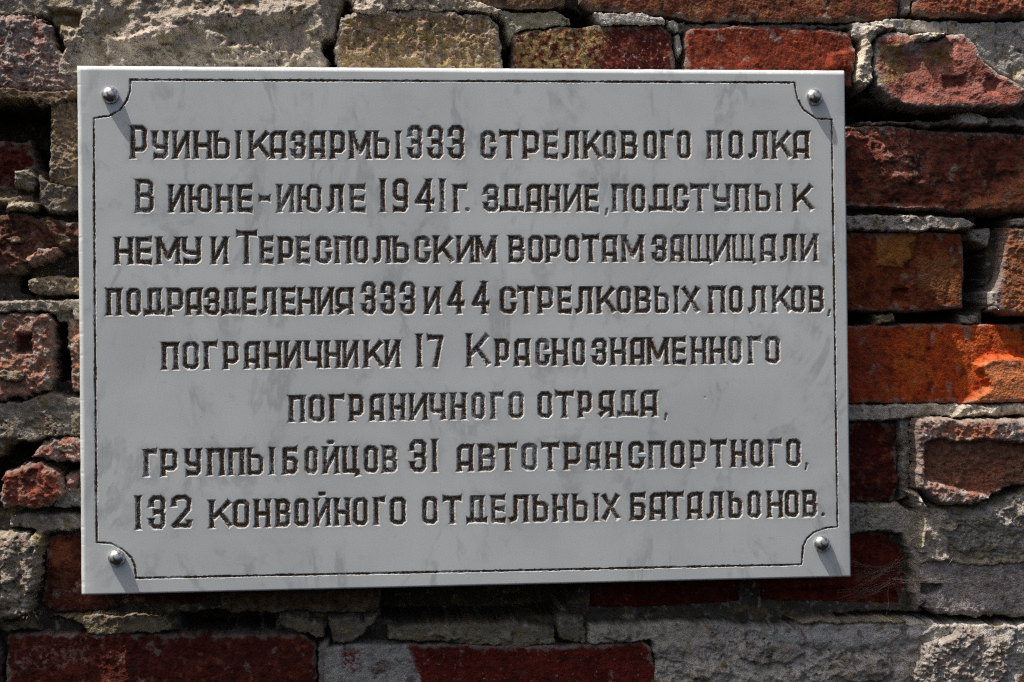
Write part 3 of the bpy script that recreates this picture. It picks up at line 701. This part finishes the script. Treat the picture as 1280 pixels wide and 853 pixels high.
# left side
add('stone', [(-50, 22), (30, 18), (62, 30), (72, 60), (96, 80), (135, 92), (135, 118), (60, 116), (0, 112), (-50, 110)], 6, RG, (.38, .27, .23), [('n', PALE, 12, .05, .7), ('n', (.32, .10, .07), 16, .12, .8), ('n', GREY, 20, .1, .6)], wp=5, e=10, mat=M_MORTAR, label='pinkish rough stone smeared with mortar, top left')
add('stone', [(64, 132), (70, 127), (140, 127), (140, 236), (92, 235), (62, 226)], 2, RG, (.24, .17, .11), [('n', OCH, 16, .15, .5), ('n', DG, 14, .1, .6), ('n', PALE, 8, .35, .6)], wp=2.5, e=5, label='upright brown stone beside the deep hole')
add('brick', [(-50, 178), (34, 172), (42, 205), (40, 236), (-50, 240)], -26, RK, DRED, [('n', BRN, 14, .1, .6)], wp=3)
add('brick', [(-50, 272), (20, 268), (60, 272), (100, 278), (140, 280), (140, 318), (60, 312), (30, 338), (-50, 345)], -4, RK, (.13, .05, .035), [('n', DARK, 18, .05, .8), ('n', MOSS, 14, .2, .5), ('n', (.35, .13, .08), 14, .25, .8)], wp=4, e=8, label='shattered dark brick left of the plaque')
add('brick', [(32, 326), (50, 313), (72, 310), (76, 318), (60, 328), (38, 332)], 12, RK, (.40, .17, .13), [('n', PINK, 8, .0, .6)], wp=3, e=7)
add('stone', [(34, 352), (60, 345), (95, 348), (140, 352), (140, 370), (90, 368), (50, 368), (36, 362)], 8, RG, (.32, .24, .15), [('n', PALE, 8, .1, .7), ('n', OCH, 10, .1, .5)], wp=3, e=8)
add('brick', [(-50, 394), (20, 391), (62, 393), (68, 404), (70, 440), (72, 468), (60, 488), (30, 497), (-50, 505)], 8, [('f', 40, 5), ('s', 26, 6), ('s', 10, 2.2), ('f', 4, .8)], (.34, .17, .12), [('n', PALE, 12, .08, .75), ('n', (.50, .16, .06), 9, .22, .9), ('n', BRN, 20, .1, .7)], dents=[([(24, 420), (40, 420), (40, 440), (24, 438)], -26, 4)], wp=4, e=8, label='crumbled pinkish brick with a small dark hole')
add('brick', [(86, 397), (140, 395), (140, 492), (92, 490), (88, 450), (84, 420)], 6, RG, (.33, .18, .12), [('n', PALE, 10, .1, .6), ('n', (.45, .16, .07), 10, .2, .8)], wp=3, e=5)
add('brick', [(40, 572), (52, 556), (64, 548), (100, 546), (140, 548), (140, 575), (100, 578), (60, 574)], 8, RK, (.30, .13, .10), [('n', PALE, 10, .1, .7), ('n', (.40, .10, .06), 10, .15, .8)], wp=4, e=7)
add('brick', [(2, 600), (8, 588), (30, 580), (50, 578), (76, 590), (84, 612), (66, 632), (40, 636), (8, 633)], 14, [('f', 30, 5), ('s', 24, 6), ('s', 9, 2), ('f', 4, .7)], (.30, .085, .05), [('n', PINK, 12, .15, .7), ('n', DRED, 16, .1, .7)], wp=4, e=10, label='rounded rusty broken brick low on the left')
add('brick', [(82, 596), (100, 586), (140, 588), (140, 636), (84, 632)], 0, RK, (.26, .08, .05), [('n', BLUE, 14, .0, .7)], wp=3, e=7)
add('stone', [(-50, 668), (0, 665), (40, 664), (50, 690), (48, 730), (38, 765), (10, 775), (-50, 778)], 20, [('f', 30, 5), ('s', 22, 4.5), ('s', 8, 2.2), ('p', 12, 5), ('f', 4, .8)], (.33, .27, .21), [('n', PALE, 14, .08, .7), ('n', MOSS, 14, .12, .7), ('n', PINK, 18, .15, .6), ('n', DARK, 8, .22, .6), ('n', PALE, 5, .3, .7)], wp=4, e=10, mat=M_MORTAR, label='pitted sunlit stone with lichen at the lower left')
add('brick', [(54, 676), (70, 668), (140, 664), (140, 764), (66, 768), (46, 756), (54, 720)], -16, [('f', 40, 4), ('s', 30, 3), ('f', 6, .6)], (.15, .045, .025), [('n', DRED, 18, .1, .8), ('r', (.40, .12, .05), [(58, 676), (86, 680), (84, 710), (60, 706)], 5, .8)], wp=3, e=6)
add('stone', [(272, 700), (474, 700), (476, 764), (468, 768), (300, 768), (275, 766)], -14, RG, (.15, .095, .05), [('n', OCH, 16, .2, .4), ('n', DG, 20, .1, .6)], wp=3)
# courses hidden behind the plaque and just outside the frame: plainer bricks
rr = random.Random(11)
def course(y0, y1, xs, xe, hh=None, w=205):
    x = xs + rr.uniform(-80, 0)
    while x < xe - 12:
        x2 = min(x + w * rr.choice([1, 1, .5]), xe)
        xa = max(x, xs)
        if x2 - xa > 24:
            piece('brick', [(xa + 6, y0 + rr.uniform(0, 4)), (x2 - 6, y0 + rr.uniform(0, 4)), (x2 - 6, y1 - rr.uniform(0, 4)), (xa + 6, y1 - rr.uniform(0, 4))], rr.uniform(-14, -4) if hh is None else hh, [('f', 60, 4), ('s', 30, 3)],
                  rr.choice([RED, DRED, (.3, .1, .05), TAN]) if hh is None else DRED, [('n', DRED, 24, .1, .6)], step=5.0, seed=rr.randint(1, 200))
        x = x2
for (a, b) in ((112, 158), (166, 262), (290, 388), (405, 503), (530, 628)):
    course(a, b, 146, 1046)
course(668, 745, 482, 722, hh=-62)
course(668, 764, 146, 268, hh=-24)
for (a, b) in ((-150, -50), (905, 1000)):
    course(a, b, -220, 1500)
for k, (a, b) in enumerate(((-40, 60), (70, 165), (175, 270), (285, 385), (400, 500), (515, 625), (640, 765), (785, 895))):
    course(a, b, -230, -58); course(a, b, 1338, 1510)

# ---- mortar: one crumbly body filling every joint, with beds, smears and holes
BEDS = [  # outline, height, edge softness, colour, extra roughness
 ([(50, -60), (440, -60), (430, 15), (418, 60), (412, 100), (60, 100), (80, 60), (66, 28)], 8, 7, (.31, .28, .245), 2.0),
 ([(-60, -60), (120, -60), (80, 10), (60, 26), (-60, 20)], 3, 7, (.25, .23, .20), .8),
 ([(180, 18), (300, 8), (420, -5), (420, 20), (330, 30), (240, 42), (190, 40)], 15, 9, (.33, .295, .26), 2.2),
 ([(145, 52), (200, 36), (240, 34), (215, 52), (165, 66)], 20, 6, (.38, .33, .29), 1.2),
 ([(255, 40), (290, 44), (285, 66), (262, 66)], 16, 6, (.35, .32, .28), 1.0),
 ([(60, 12), (105, 14), (100, 34), (64, 36)], -4, 6, (.14, .10, .06), .6),
 ([(-60, 108), (30, 112), (100, 114), (140, 116), (140, 130), (80, 128), (66, 138), (50, 138), (40, 128), (-60, 126)], 8, 3, (.20, .14, .10), 1.0),
 ([(430, -10), (560, -10), (625, 12), (640, 30), (600, 20), (520, 16), (470, 22), (440, 18)], 12, 4, (.40, .36, .31), 1.2),
 ([(625, 12), (700, 14), (725, 32), (650, 40), (636, 56), (628, 30)], 3, 4, (.26, .25, .19), .6),
 ([(738, 15), (780, 17), (800, 14), (828, 25), (834, 32), (750, 33)], 6, 2, (.36, .36, .36), .5),
 ([(832, 24), (860, 27), (850, 38), (836, 36)], 0, 2, (.30, .31, .31), .4),
 ([(842, 42), (853, 38), (855, 60), (848, 74), (843, 60)], -4, 2, (.30, .30, .30), .4),
 ([(850, 28), (1070, 28), (1080, 36), (850, 40)], -5, 3, (.18, .17, .17), .4),
 ([(1062, 28), (1130, 22), (1180, 26), (1330, 26), (1330, 118), (1282, 128), (1270, 105), (1222, 80), (1206, 52), (1180, 45), (1095, 42), (1078, 50), (1062, 50)], 5, 4, (.29, .29, .29), .45),
 ([(1076, 36), (1098, 31), (1115, 38), (1100, 44), (1088, 56), (1088, 80), (1089, 104), (1076, 116), (1064, 104), (1072, 70)], 18, 4, (.50, .45, .38), 1.6),
 ([(1134, 46), (1176, 44), (1180, 50), (1150, 58), (1136, 54)], 24, 2.5, (.56, .52, .45), 1.0),
 ([(1262, 100), (1290, 80), (1330, 84), (1330, 116), (1280, 118)], 12, 4, (.48, .44, .40), 1.2),
 ([(1075, 148), (1130, 146), (1185, 148), (1330, 148), (1330, 160), (1180, 158), (1080, 156)], -6, 2.5, (.26, .25, .22), .6),
 ([(1196, 143), (1208, 139), (1232, 146), (1234, 157), (1198, 158)], 8, 3, (.50, .47, .43), 1.0),
 ([(1238, 147), (1262, 146), (1280, 150), (1280, 160), (1240, 160)], 4, 2.5, (.33, .32, .30), .8),
 ([(1050, 269), (1100, 268), (1205, 270), (1225, 280), (1218, 288), (1160, 289), (1060, 290)], 1, 3, (.33, .31, .29), .6),
 ([(1264, 273), (1330, 270), (1330, 284), (1266, 284)], 2, 2.5, (.33, .29, .26), .6),
 ([(1215, 286), (1242, 284), (1238, 312), (1222, 310), (1216, 300)], -8, 3, (.22, .21, .20), .6),
 ([(1235, 362), (1252, 366), (1252, 390), (1236, 386)], 0, 3, (.30, .28, .27), .6),
 ([(1096, 393), (1122, 392), (1124, 404), (1100, 405)], -12, 2.5, (.28, .23, .14), .6),
 ([(1204, 392), (1225, 394), (1236, 404), (1206, 406)], -16, 2.5, (.22, .21, .19), .6),
 ([(1050, 506), (1130, 506), (1215, 504), (1330, 500), (1330, 520), (1240, 523), (1180, 522), (1140, 524), (1120, 528), (1050, 528)], -5, 3, (.36, .34, .31), .8),
 ([(1200, 508), (1330, 502), (1330, 517), (1190, 521)], 3, 3, (.45, .42, .36), 1.0),
 ([(1127, 526), (1142, 524), (1142, 620), (1130, 628)], -10, 3, (.20, .20, .19), .6),
 ([(1050, 630), (1125, 630), (1150, 640), (1150, 690), (1142, 700), (1128, 668), (1050, 668)], -5, 3, (.28, .27, .25), .6),
 ([(1132, 612), (1150, 612), (1158, 632), (1166, 656), (1164, 690), (1150, 700), (1146, 670), (1150, 640)], 12, 5, (.48, .44, .39), 2.2),
 ([(1160, 672), (1180, 676), (1178, 686), (1156, 700), (1150, 690)], 12, 4, (.48, .43, .38), 1.8),
 ([(1142, 690), (1165, 690), (1170, 735), (1150, 768), (1140, 740)], -2, 4, (.30, .27, .25), .6),
 ([(1160, 630), (1215, 630), (1280, 608), (1330, 605), (1330, 700), (1165, 700)], 3, 6, (.24, .22, .16), 1.0),
 ([(816, 778), (880, 776), (960, 782), (1000, 778), (1150, 774), (1200, 778), (1330, 778), (1330, 930), (820, 930), (815, 812)], 5, 5, (.37, .36, .35), 1.2),
 ([(1158, 690), (1230, 696), (1330, 688), (1330, 704), (1230, 712), (1160, 704)], 5, 7, (.27, .25, .20), 1.0),
 ([(1150, 636), (1185, 636), (1186, 700), (1152, 704)], 10, 6, (.36, .33, .29), 1.6),
 ([(985, 772), (1060, 772), (1130, 772), (1130, 778), (1060, 779), (1000, 780)], 8, 2, (.34, .29, .22), .8),
 ([(940, 784), (1000, 790), (1100, 788), (1170, 782), (1150, 800), (1060, 812), (950, 804)], 9, 7, (.34, .35, .36), .5),
 ([(735, 781), (800, 779), (884, 777), (888, 798), (850, 808), (812, 802), (736, 806)], 2, 3, (.38, .36, .33), .5),
 ([(484, 786), (530, 780), (600, 778), (660, 780), (695, 786), (694, 806), (640, 810), (560, 806), (486, 800)], -1, 3, (.28, .25, .19), .7),
 ([(625, 788), (640, 790), (640, 804), (626, 800)], 3, 3, (.38, .33, .26), .5),
 ([(696, 770), (732, 772), (738, 806), (700, 802)], -5, 3, (.27, .25, .21), .6),
 ([(345, 768), (380, 770), (410, 780), (406, 800), (394, 800), (370, 790), (350, 784)], 2, 4, (.25, .22, .18), .6),
 ([(410, 772), (448, 770), (462, 790), (440, 806), (415, 806)], 0, 3, (.24, .22, .18), .6),
 ([(396, 806), (412, 800), (408, 860), (400, 930), (394, 930)], -6, 3, (.24, .23, .22), .6),
 ([(452, 772), (474, 770), (470, 784), (455, 788)], 0, 3, (.30, .27, .22), .6),
 ([(60, 772), (110, 768), (210, 770), (220, 788), (190, 793), (110, 794), (100, 780)], 0, 3, (.26, .22, .15), .6),
 ([(-60, 776), (40, 776), (50, 790), (-60, 794)], -6, 3, (.18, .16, .11), .6),
 ([(45, 214), (66, 228), (140, 240), (140, 268), (60, 268), (44, 250)], 0, 4, (.17, .155, .14), 1.2),
 ([(18, 212), (36, 210), (46, 224), (40, 240), (16, 232)], 4, 4, (.33, .30, .26), 2.2),
 ([(8, 252), (30, 248), (50, 254), (44, 264), (8, 266)], 14, 3, (.52, .46, .38), 1.0),
 ([(-60, 248), (10, 244), (40, 240), (46, 254), (-60, 262)], -6, 4, (.18, .15, .10), .8),
 ([(-60, 380), (20, 376), (60, 373), (140, 372), (140, 396), (92, 404), (80, 398), (60, 392), (-60, 392)], 11, 3, (.40, .37, .33), .9),
 ([(70, 392), (92, 388), (94, 402), (84, 410), (70, 404)], 2, 3, (.30, .30, .29), .8),
 ([(-60, 505), (30, 498), (64, 488), (88, 494), (140, 492), (140, 548), (60, 548), (40, 556), (-60, 560)], 7, 5, (.26, .245, .22), .7),
 ([(-60, 548), (22, 548), (2, 572), (-60, 590)], 0, 5, (.17, .155, .10), .7),
 ([(60, 612), (96, 606), (140, 608), (140, 636), (66, 636)], 4, 3, (.24, .25, .26), .6),
 ([(10, 644), (60, 640), (140, 638), (140, 664), (52, 668), (40, 664), (10, 662)], 2, 4, (.25, .24, .23), .6),
 ([(34, 672), (48, 664), (60, 668), (52, 690), (40, 700)], 16, 4, (.28, .24, .13), .8),
 ([(1122, -60), (1140, -60), (1142, 16), (1126, 22)], -2, 3, (.26, .25, .25), .8),
] + [([(x + r_ * math.cos(a) * kx, y + r_ * math.sin(a) * ky) for a in (0, .9, 1.7, 2.6, 3.5, 4.4, 5.4)], hh_, 3, cc_, 1.3)
   for (x, y, r_, kx, ky, hh_, cc_) in ((20, 300, 12, 1.2, .6, 2, (.20, .13, .09)), (78, 300, 14, 1, .8, 0, (.12, .08, .05)), (60, 440, 9, .8, 1.2, 12, (.36, .28, .22)), (14, 470, 16, 1.3, .6, 13, (.34, .27, .22)),
     (86, 560, 12, 1.2, .7, 13, (.33, .27, .22)), (300, 70, 26, 1.4, .5, 15, (.34, .31, .27)), (395, 40, 18, .8, 1.2, 13, (.36, .33, .28)), (1180, 655, 12, 1, 1, 15, (.36, .33, .28)), 
     (960, 815, 30, 1.5, .5, 11, (.31, .30, .29)), (890, 840, 22, 1.2, .7, 10, (.33, .31, .30)), (1075, 835, 30, 1.4, .6, 12, (.30, .28, .27)), (840, 815, 14, 1, 1, 9, (.30, .29, .28)), (560, 795, 10, 1.6, .7, 6, (.33, .29, .22)), (770, 792, 12, 1.5, .7, 8, (.33, .31, .28)))]
HOLES = [([(404, 52), (421, 50), (419, 78), (405, 66)], 3), ([(616, 22), (622, 22), (622, 38), (617, 36)], 2), ([(628, 60), (641, 56), (640, 110), (627, 110)], 2),
 ([(705, 8), (736, 14), (746, 33), (716, 30)], 3), ([(-60, 134), (38, 132), (50, 140), (62, 136), (62, 214), (44, 206), (38, 175), (-60, 180)], 4),
 ([(1062, 106), (1084, 120), (1110, 134), (1180, 142), (1180, 148), (1062, 150)], 3), ([(1207, 304), (1240, 310), (1238, 360), (1232, 388), (1207, 390)], 4),
 ([(1238, 389), (1330, 392), (1330, 404), (1240, 404)], 3), ([(1050, 392), (1092, 390), (1095, 404), (1050, 406)], 3), ([(1130, 391), (1200, 389), (1202, 402), (1130, 404)], 3),
 ([(70, 408), (84, 404), (86, 470), (74, 476)], 3), ([(-60, 585), (4, 572), (24, 554), (50, 558), (36, 576), (6, 586), (0, 640), (-60, 640)], 4), ([(74, 578), (140, 580), (140, 590), (84, 590)], 3),
 ([(22, 346), (34, 342), (36, 368), (26, 366)], 3), ([(226, 772), (345, 770), (340, 790), (230, 792)], 4), ([(1152, 732), (1176, 732), (1164, 743), (1152, 741)], 3),
 ([(478, 735), (726, 735), (694, 772), (640, 776), (480, 778)], 4), ([(1050, 770), (1150, 770), (1180, 766), (1330, 771), (1330, 777), (1180, 776), (1140, 774), (1050, 775)], 1.5), ([(1228, 268), (1262, 268), (1262, 284), (1230, 284)], 3)]

def mortar_patch(x0, x1, y0, y1, step, drop=0.0, cut=None, lo_detail=False):
    xs = np.arange(x0, x1 + step, step); ys = np.arange(y0, y1 + step, step)
    X, Y = np.meshgrid(xs, ys)
    wx_, wy_ = warp(X, Y, 3.0, 5)
    h = -26 + 6 * fbm(X, Y, 30, 4, 400)
    col = np.ones(X.shape + (3,)) * np.array((.10, .085, .07)) * (1 + .4 * fbm(X, Y, 24, 4, 401))[..., None]
    n2 = fbm(X, Y, 9, 4, 405, .6); n1 = fbm(X, Y, 40, 4, 406)
    gr_ = .25 + 1.1 * ss(-.25, .4, fbm(X, Y, 70, 3, 441))
    ruf = 4.2 * n1 + (1.7 * n2 + 1.0 * fbm(X, Y, 4.2, 3, 407, .7)) * gr_
    sc1 = scallop(wx_, wy_, 19, 410) + .5 * scallop(wx_, wy_, 8, 411) + .42 * scallop(wx_, wy_, 4.4, 412)
    for P, hb, sf, c_, rgh in BEDS:
        Pw = wallpoly(P)
        l, h_ = Pw.min(0) - 12, Pw.max(0) + 12
        if l[0] > xs[-1] or h_[0] < xs[0] or l[1] > ys[-1] or h_[1] < ys[0]: continue
        i0, i1 = np.searchsorted(xs, l[0]), np.searchsorted(xs, h_[0]); j0, j1 = np.searchsorted(ys, l[1]), np.searchsorted(ys, h_[1])
        s_ = (slice(j0, j1), slice(i0, i1))
        sd = sdpoly(wx_[s_], wy_[s_], Pw)
        mk = ss(-sf * .6, sf, sd)
        hn = hb + (ruf[s_] * (.5 + .4 * rgh) + sc1[s_] * 3.6 * rgh * (.35 + .65 * gr_[s_]))
        h[s_] = h[s_] * (1 - mk) + hn * mk
        pm = np.mean(np.array(P), 0)      # shade painted into the joints at the left and below the plaque
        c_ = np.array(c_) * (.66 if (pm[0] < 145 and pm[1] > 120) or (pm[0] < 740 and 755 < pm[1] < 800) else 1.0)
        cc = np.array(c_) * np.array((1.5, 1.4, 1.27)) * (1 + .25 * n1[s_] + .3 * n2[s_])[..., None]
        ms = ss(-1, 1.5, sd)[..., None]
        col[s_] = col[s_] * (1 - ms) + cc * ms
    # stains with a shape of their own
    for (cst, sc, th, am, sd_i) in (((.28, .21, .09), 26, .15, .6, 421), ((.50, .46, .40), 12, .25, .6, 422), ((.11, .075, .045), 15, .22, .7, 423), ((.30, .14, .11), 30, .42, .5, 424)):
        mk = (ss(th, th + .2, fbm(X, Y, sc, 4, sd_i, .6)) * am)[..., None]
        col = col * (1 - mk) + np.array(cst) * mk
    gate = ss(.05, .45, fbm(X, Y, 55, 3, 440))
    h = h - gate * (4.5 * ss(.28, .5, fbm(X, Y, 9, 3, 431)) + 2 * ss(.3, .5, fbm(X, Y, 4, 2, 433)))
    for P, sf in HOLES:
        Pw = wallpoly(P)
        if Pw[:, 0].min() > xs[-1] + 10 or Pw[:, 0].max() < xs[0] - 10 or Pw[:, 1].min() > ys[-1] + 10 or Pw[:, 1].max() < ys[0] - 10: continue
        mk = ss(-sf, sf * .5, sdpoly(wx_, wy_, Pw))
        h = h * (1 - mk) + (-115) * mk
    h = h - drop
    under = np.zeros(X.shape, bool)
    for P, wp, sd_i in placed:
        l, h_ = P.min(0) - 3, P.max(0) + 3
        if l[0] > xs[-1] or h_[0] < xs[0] or l[1] > ys[-1] or h_[1] < ys[0]: continue
        i0, i1 = np.searchsorted(xs, l[0]), np.searchsorted(xs, h_[0]); j0, j1 = np.searchsorted(ys, l[1]), np.searchsorted(ys, h_[1])
        a, b = warp(X[j0:j1, i0:i1], Y[j0:j1, i0:i1], wp, sd_i)
        sd = sdpoly(a, b, P)
        sub = h[j0:j1, i0:i1]
        under[j0:j1, i0:i1] |= (sd > 12) & (sub < 30) & (sub < -2)
    if cut is not None:
        under |= (X > cut[0]) & (X < cut[1]) & (Y > cut[2]) & (Y < cut[3])
    id_ = np.arange(X.size).reshape(X.shape)
    k = ~(under[:-1, :-1] & under[1:, :-1] & under[1:, 1:] & under[:-1, 1:])
    fc = np.stack([id_[:-1, :-1], id_[1:, :-1], id_[1:, 1:], id_[:-1, 1:]], -1)[k]
    return compact(np.stack([X.ravel(), Y.ravel(), (D0 - h).ravel()], -1), fc, np.clip(col, .006, .8).reshape(-1, 3))

(ax_, bx_), (ay_, by_) = [v.tolist() for v in to_plane([-12, 1292], [-12, 865], D0)]
ST = 1.25
cutbox = (-PW / 2 + 34, PW / 2 - 34, -PH / 2 + 34, PH / 2 - 34)
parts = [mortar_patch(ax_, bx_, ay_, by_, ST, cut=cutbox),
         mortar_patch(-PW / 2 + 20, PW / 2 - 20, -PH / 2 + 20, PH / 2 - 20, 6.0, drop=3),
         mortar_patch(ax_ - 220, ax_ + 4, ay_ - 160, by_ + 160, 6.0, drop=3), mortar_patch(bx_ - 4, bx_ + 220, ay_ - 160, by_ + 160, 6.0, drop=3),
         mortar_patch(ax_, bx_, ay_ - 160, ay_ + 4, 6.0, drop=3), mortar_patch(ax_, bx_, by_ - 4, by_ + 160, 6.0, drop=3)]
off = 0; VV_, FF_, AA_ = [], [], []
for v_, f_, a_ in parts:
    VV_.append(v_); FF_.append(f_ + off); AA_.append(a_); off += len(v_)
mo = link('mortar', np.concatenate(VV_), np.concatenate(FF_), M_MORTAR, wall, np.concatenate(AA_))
mo['kind'] = 'stuff'; mo['label'] = 'crumbling grey and brown lime mortar filling the joints'
# solid body of the wall behind the faces
l_, r_, t_, b_ = ax_ - 225, bx_ + 225, ay_ - 165, by_ + 165
cv = np.array([[x, y, z] for z in (D0 + 125, D0 + 450) for (x, y) in ((l_, t_), (r_, t_), (r_, b_), (l_, b_))], float)
link('wall_core', cv, [(0, 3, 2, 1), (4, 5, 6, 7), (0, 1, 5, 4), (1, 2, 6, 5), (2, 3, 7, 6), (3, 0, 4, 7)], M_MORTAR, wall, np.full((8, 3), .08), smooth=False)

# ---- dusty cobweb slung between the plaque corner and the wall
rw = random.Random(5)
def thread(p, q, sag, r, n=9):
    p = np.array(p, float); q = np.array(q, float)
    ts = np.linspace(0, 1, n)
    pts = p[None] * (1 - ts[:, None]) + q[None] * ts[:, None]
    pts[:, 1] += sag * 4 * ts * (1 - ts)
    pts += np.array([[rw.uniform(-.8, .8) for _ in range(3)] for _ in range(n)])
    d_ = (q - p) / np.linalg.norm(q - p)
    a = np.cross(d_, [0, 0, 1.0]); a /= np.linalg.norm(a); b = np.cross(d_, a)
    vs = []; fs = []
    for i, c_ in enumerate(pts):
        rr_ = r * rw.uniform(.6, 1.5)
        for k in range(3):
            t = 2 * math.pi * k / 3
            vs.append(c_ + rr_ * (math.cos(t) * a + math.sin(t) * b))
    for i in range(n - 1):
        for k in range(3):
            fs.append((i * 3 + k, i * 3 + (k + 1) % 3, i * 3 + 3 + (k + 1) % 3, i * 3 + 3 + k))
    return vs, fs
wv, wf = [], []
def add_thread(pi, qi, zp, zq, sag, r):
    a = to_plane([pi[0], qi[0]], [pi[1], qi[1]], D0)
    vs, fs = thread((a[0][0], a[1][0], zp), (a[0][1], a[1][1], zq), sag, r)
    o = len(wv); wv.extend(vs); wf.extend([tuple(i + o for i in f) for f in fs])
hub = (1134, 722)
for k in range(34):
    t = rw.random() ** .8
    q = (1100 + 44 * rw.random(), 0); q = (q[0], 727 - (q[0] - 1100) * .25 - 38 * t * (q[0] - 1090) / 54)
    p = (1064 + rw.uniform(-2, 10), 700 + 46 * t + rw.uniform(-5, 5))
    add_thread(p, q, rw.uniform(36, 52), rw.uniform(40, 54), rw.uniform(-4, 6), rw.uniform(.03, .07))
for k in range(18):
    add_thread((1040 + rw.uniform(-20, 40), 742 + rw.uniform(-8, 12)), (hub[0] + rw.uniform(-24, 10), hub[1] + rw.uniform(-3, 6)), rw.uniform(44, 60), rw.uniform(34, 44), rw.uniform(0, 6), rw.uniform(.03, .08))
for k in range(16):
    add_thread((1112 + rw.uniform(-14, 18), 725 + rw.uniform(-4, 4)), (1182 + rw.uniform(-28, 10), 724 + rw.uniform(-3, 3)), 38, 34, rw.uniform(0, 4), rw.uniform(.05, .12))
add_thread((1129, 679), (1141, 670), 36, 32, 0, .45); add_thread((1178, 712), (1187, 696), 36, 30, 0, .4); add_thread((1110, 730), (1110, 768), 40, 44, 0, .3)
cw = link('cobweb', wv, wf, M_WEB)
cw['label'] = 'dusty cobweb slung beside the lower right corner of the plaque'; cw['category'] = 'cobweb'
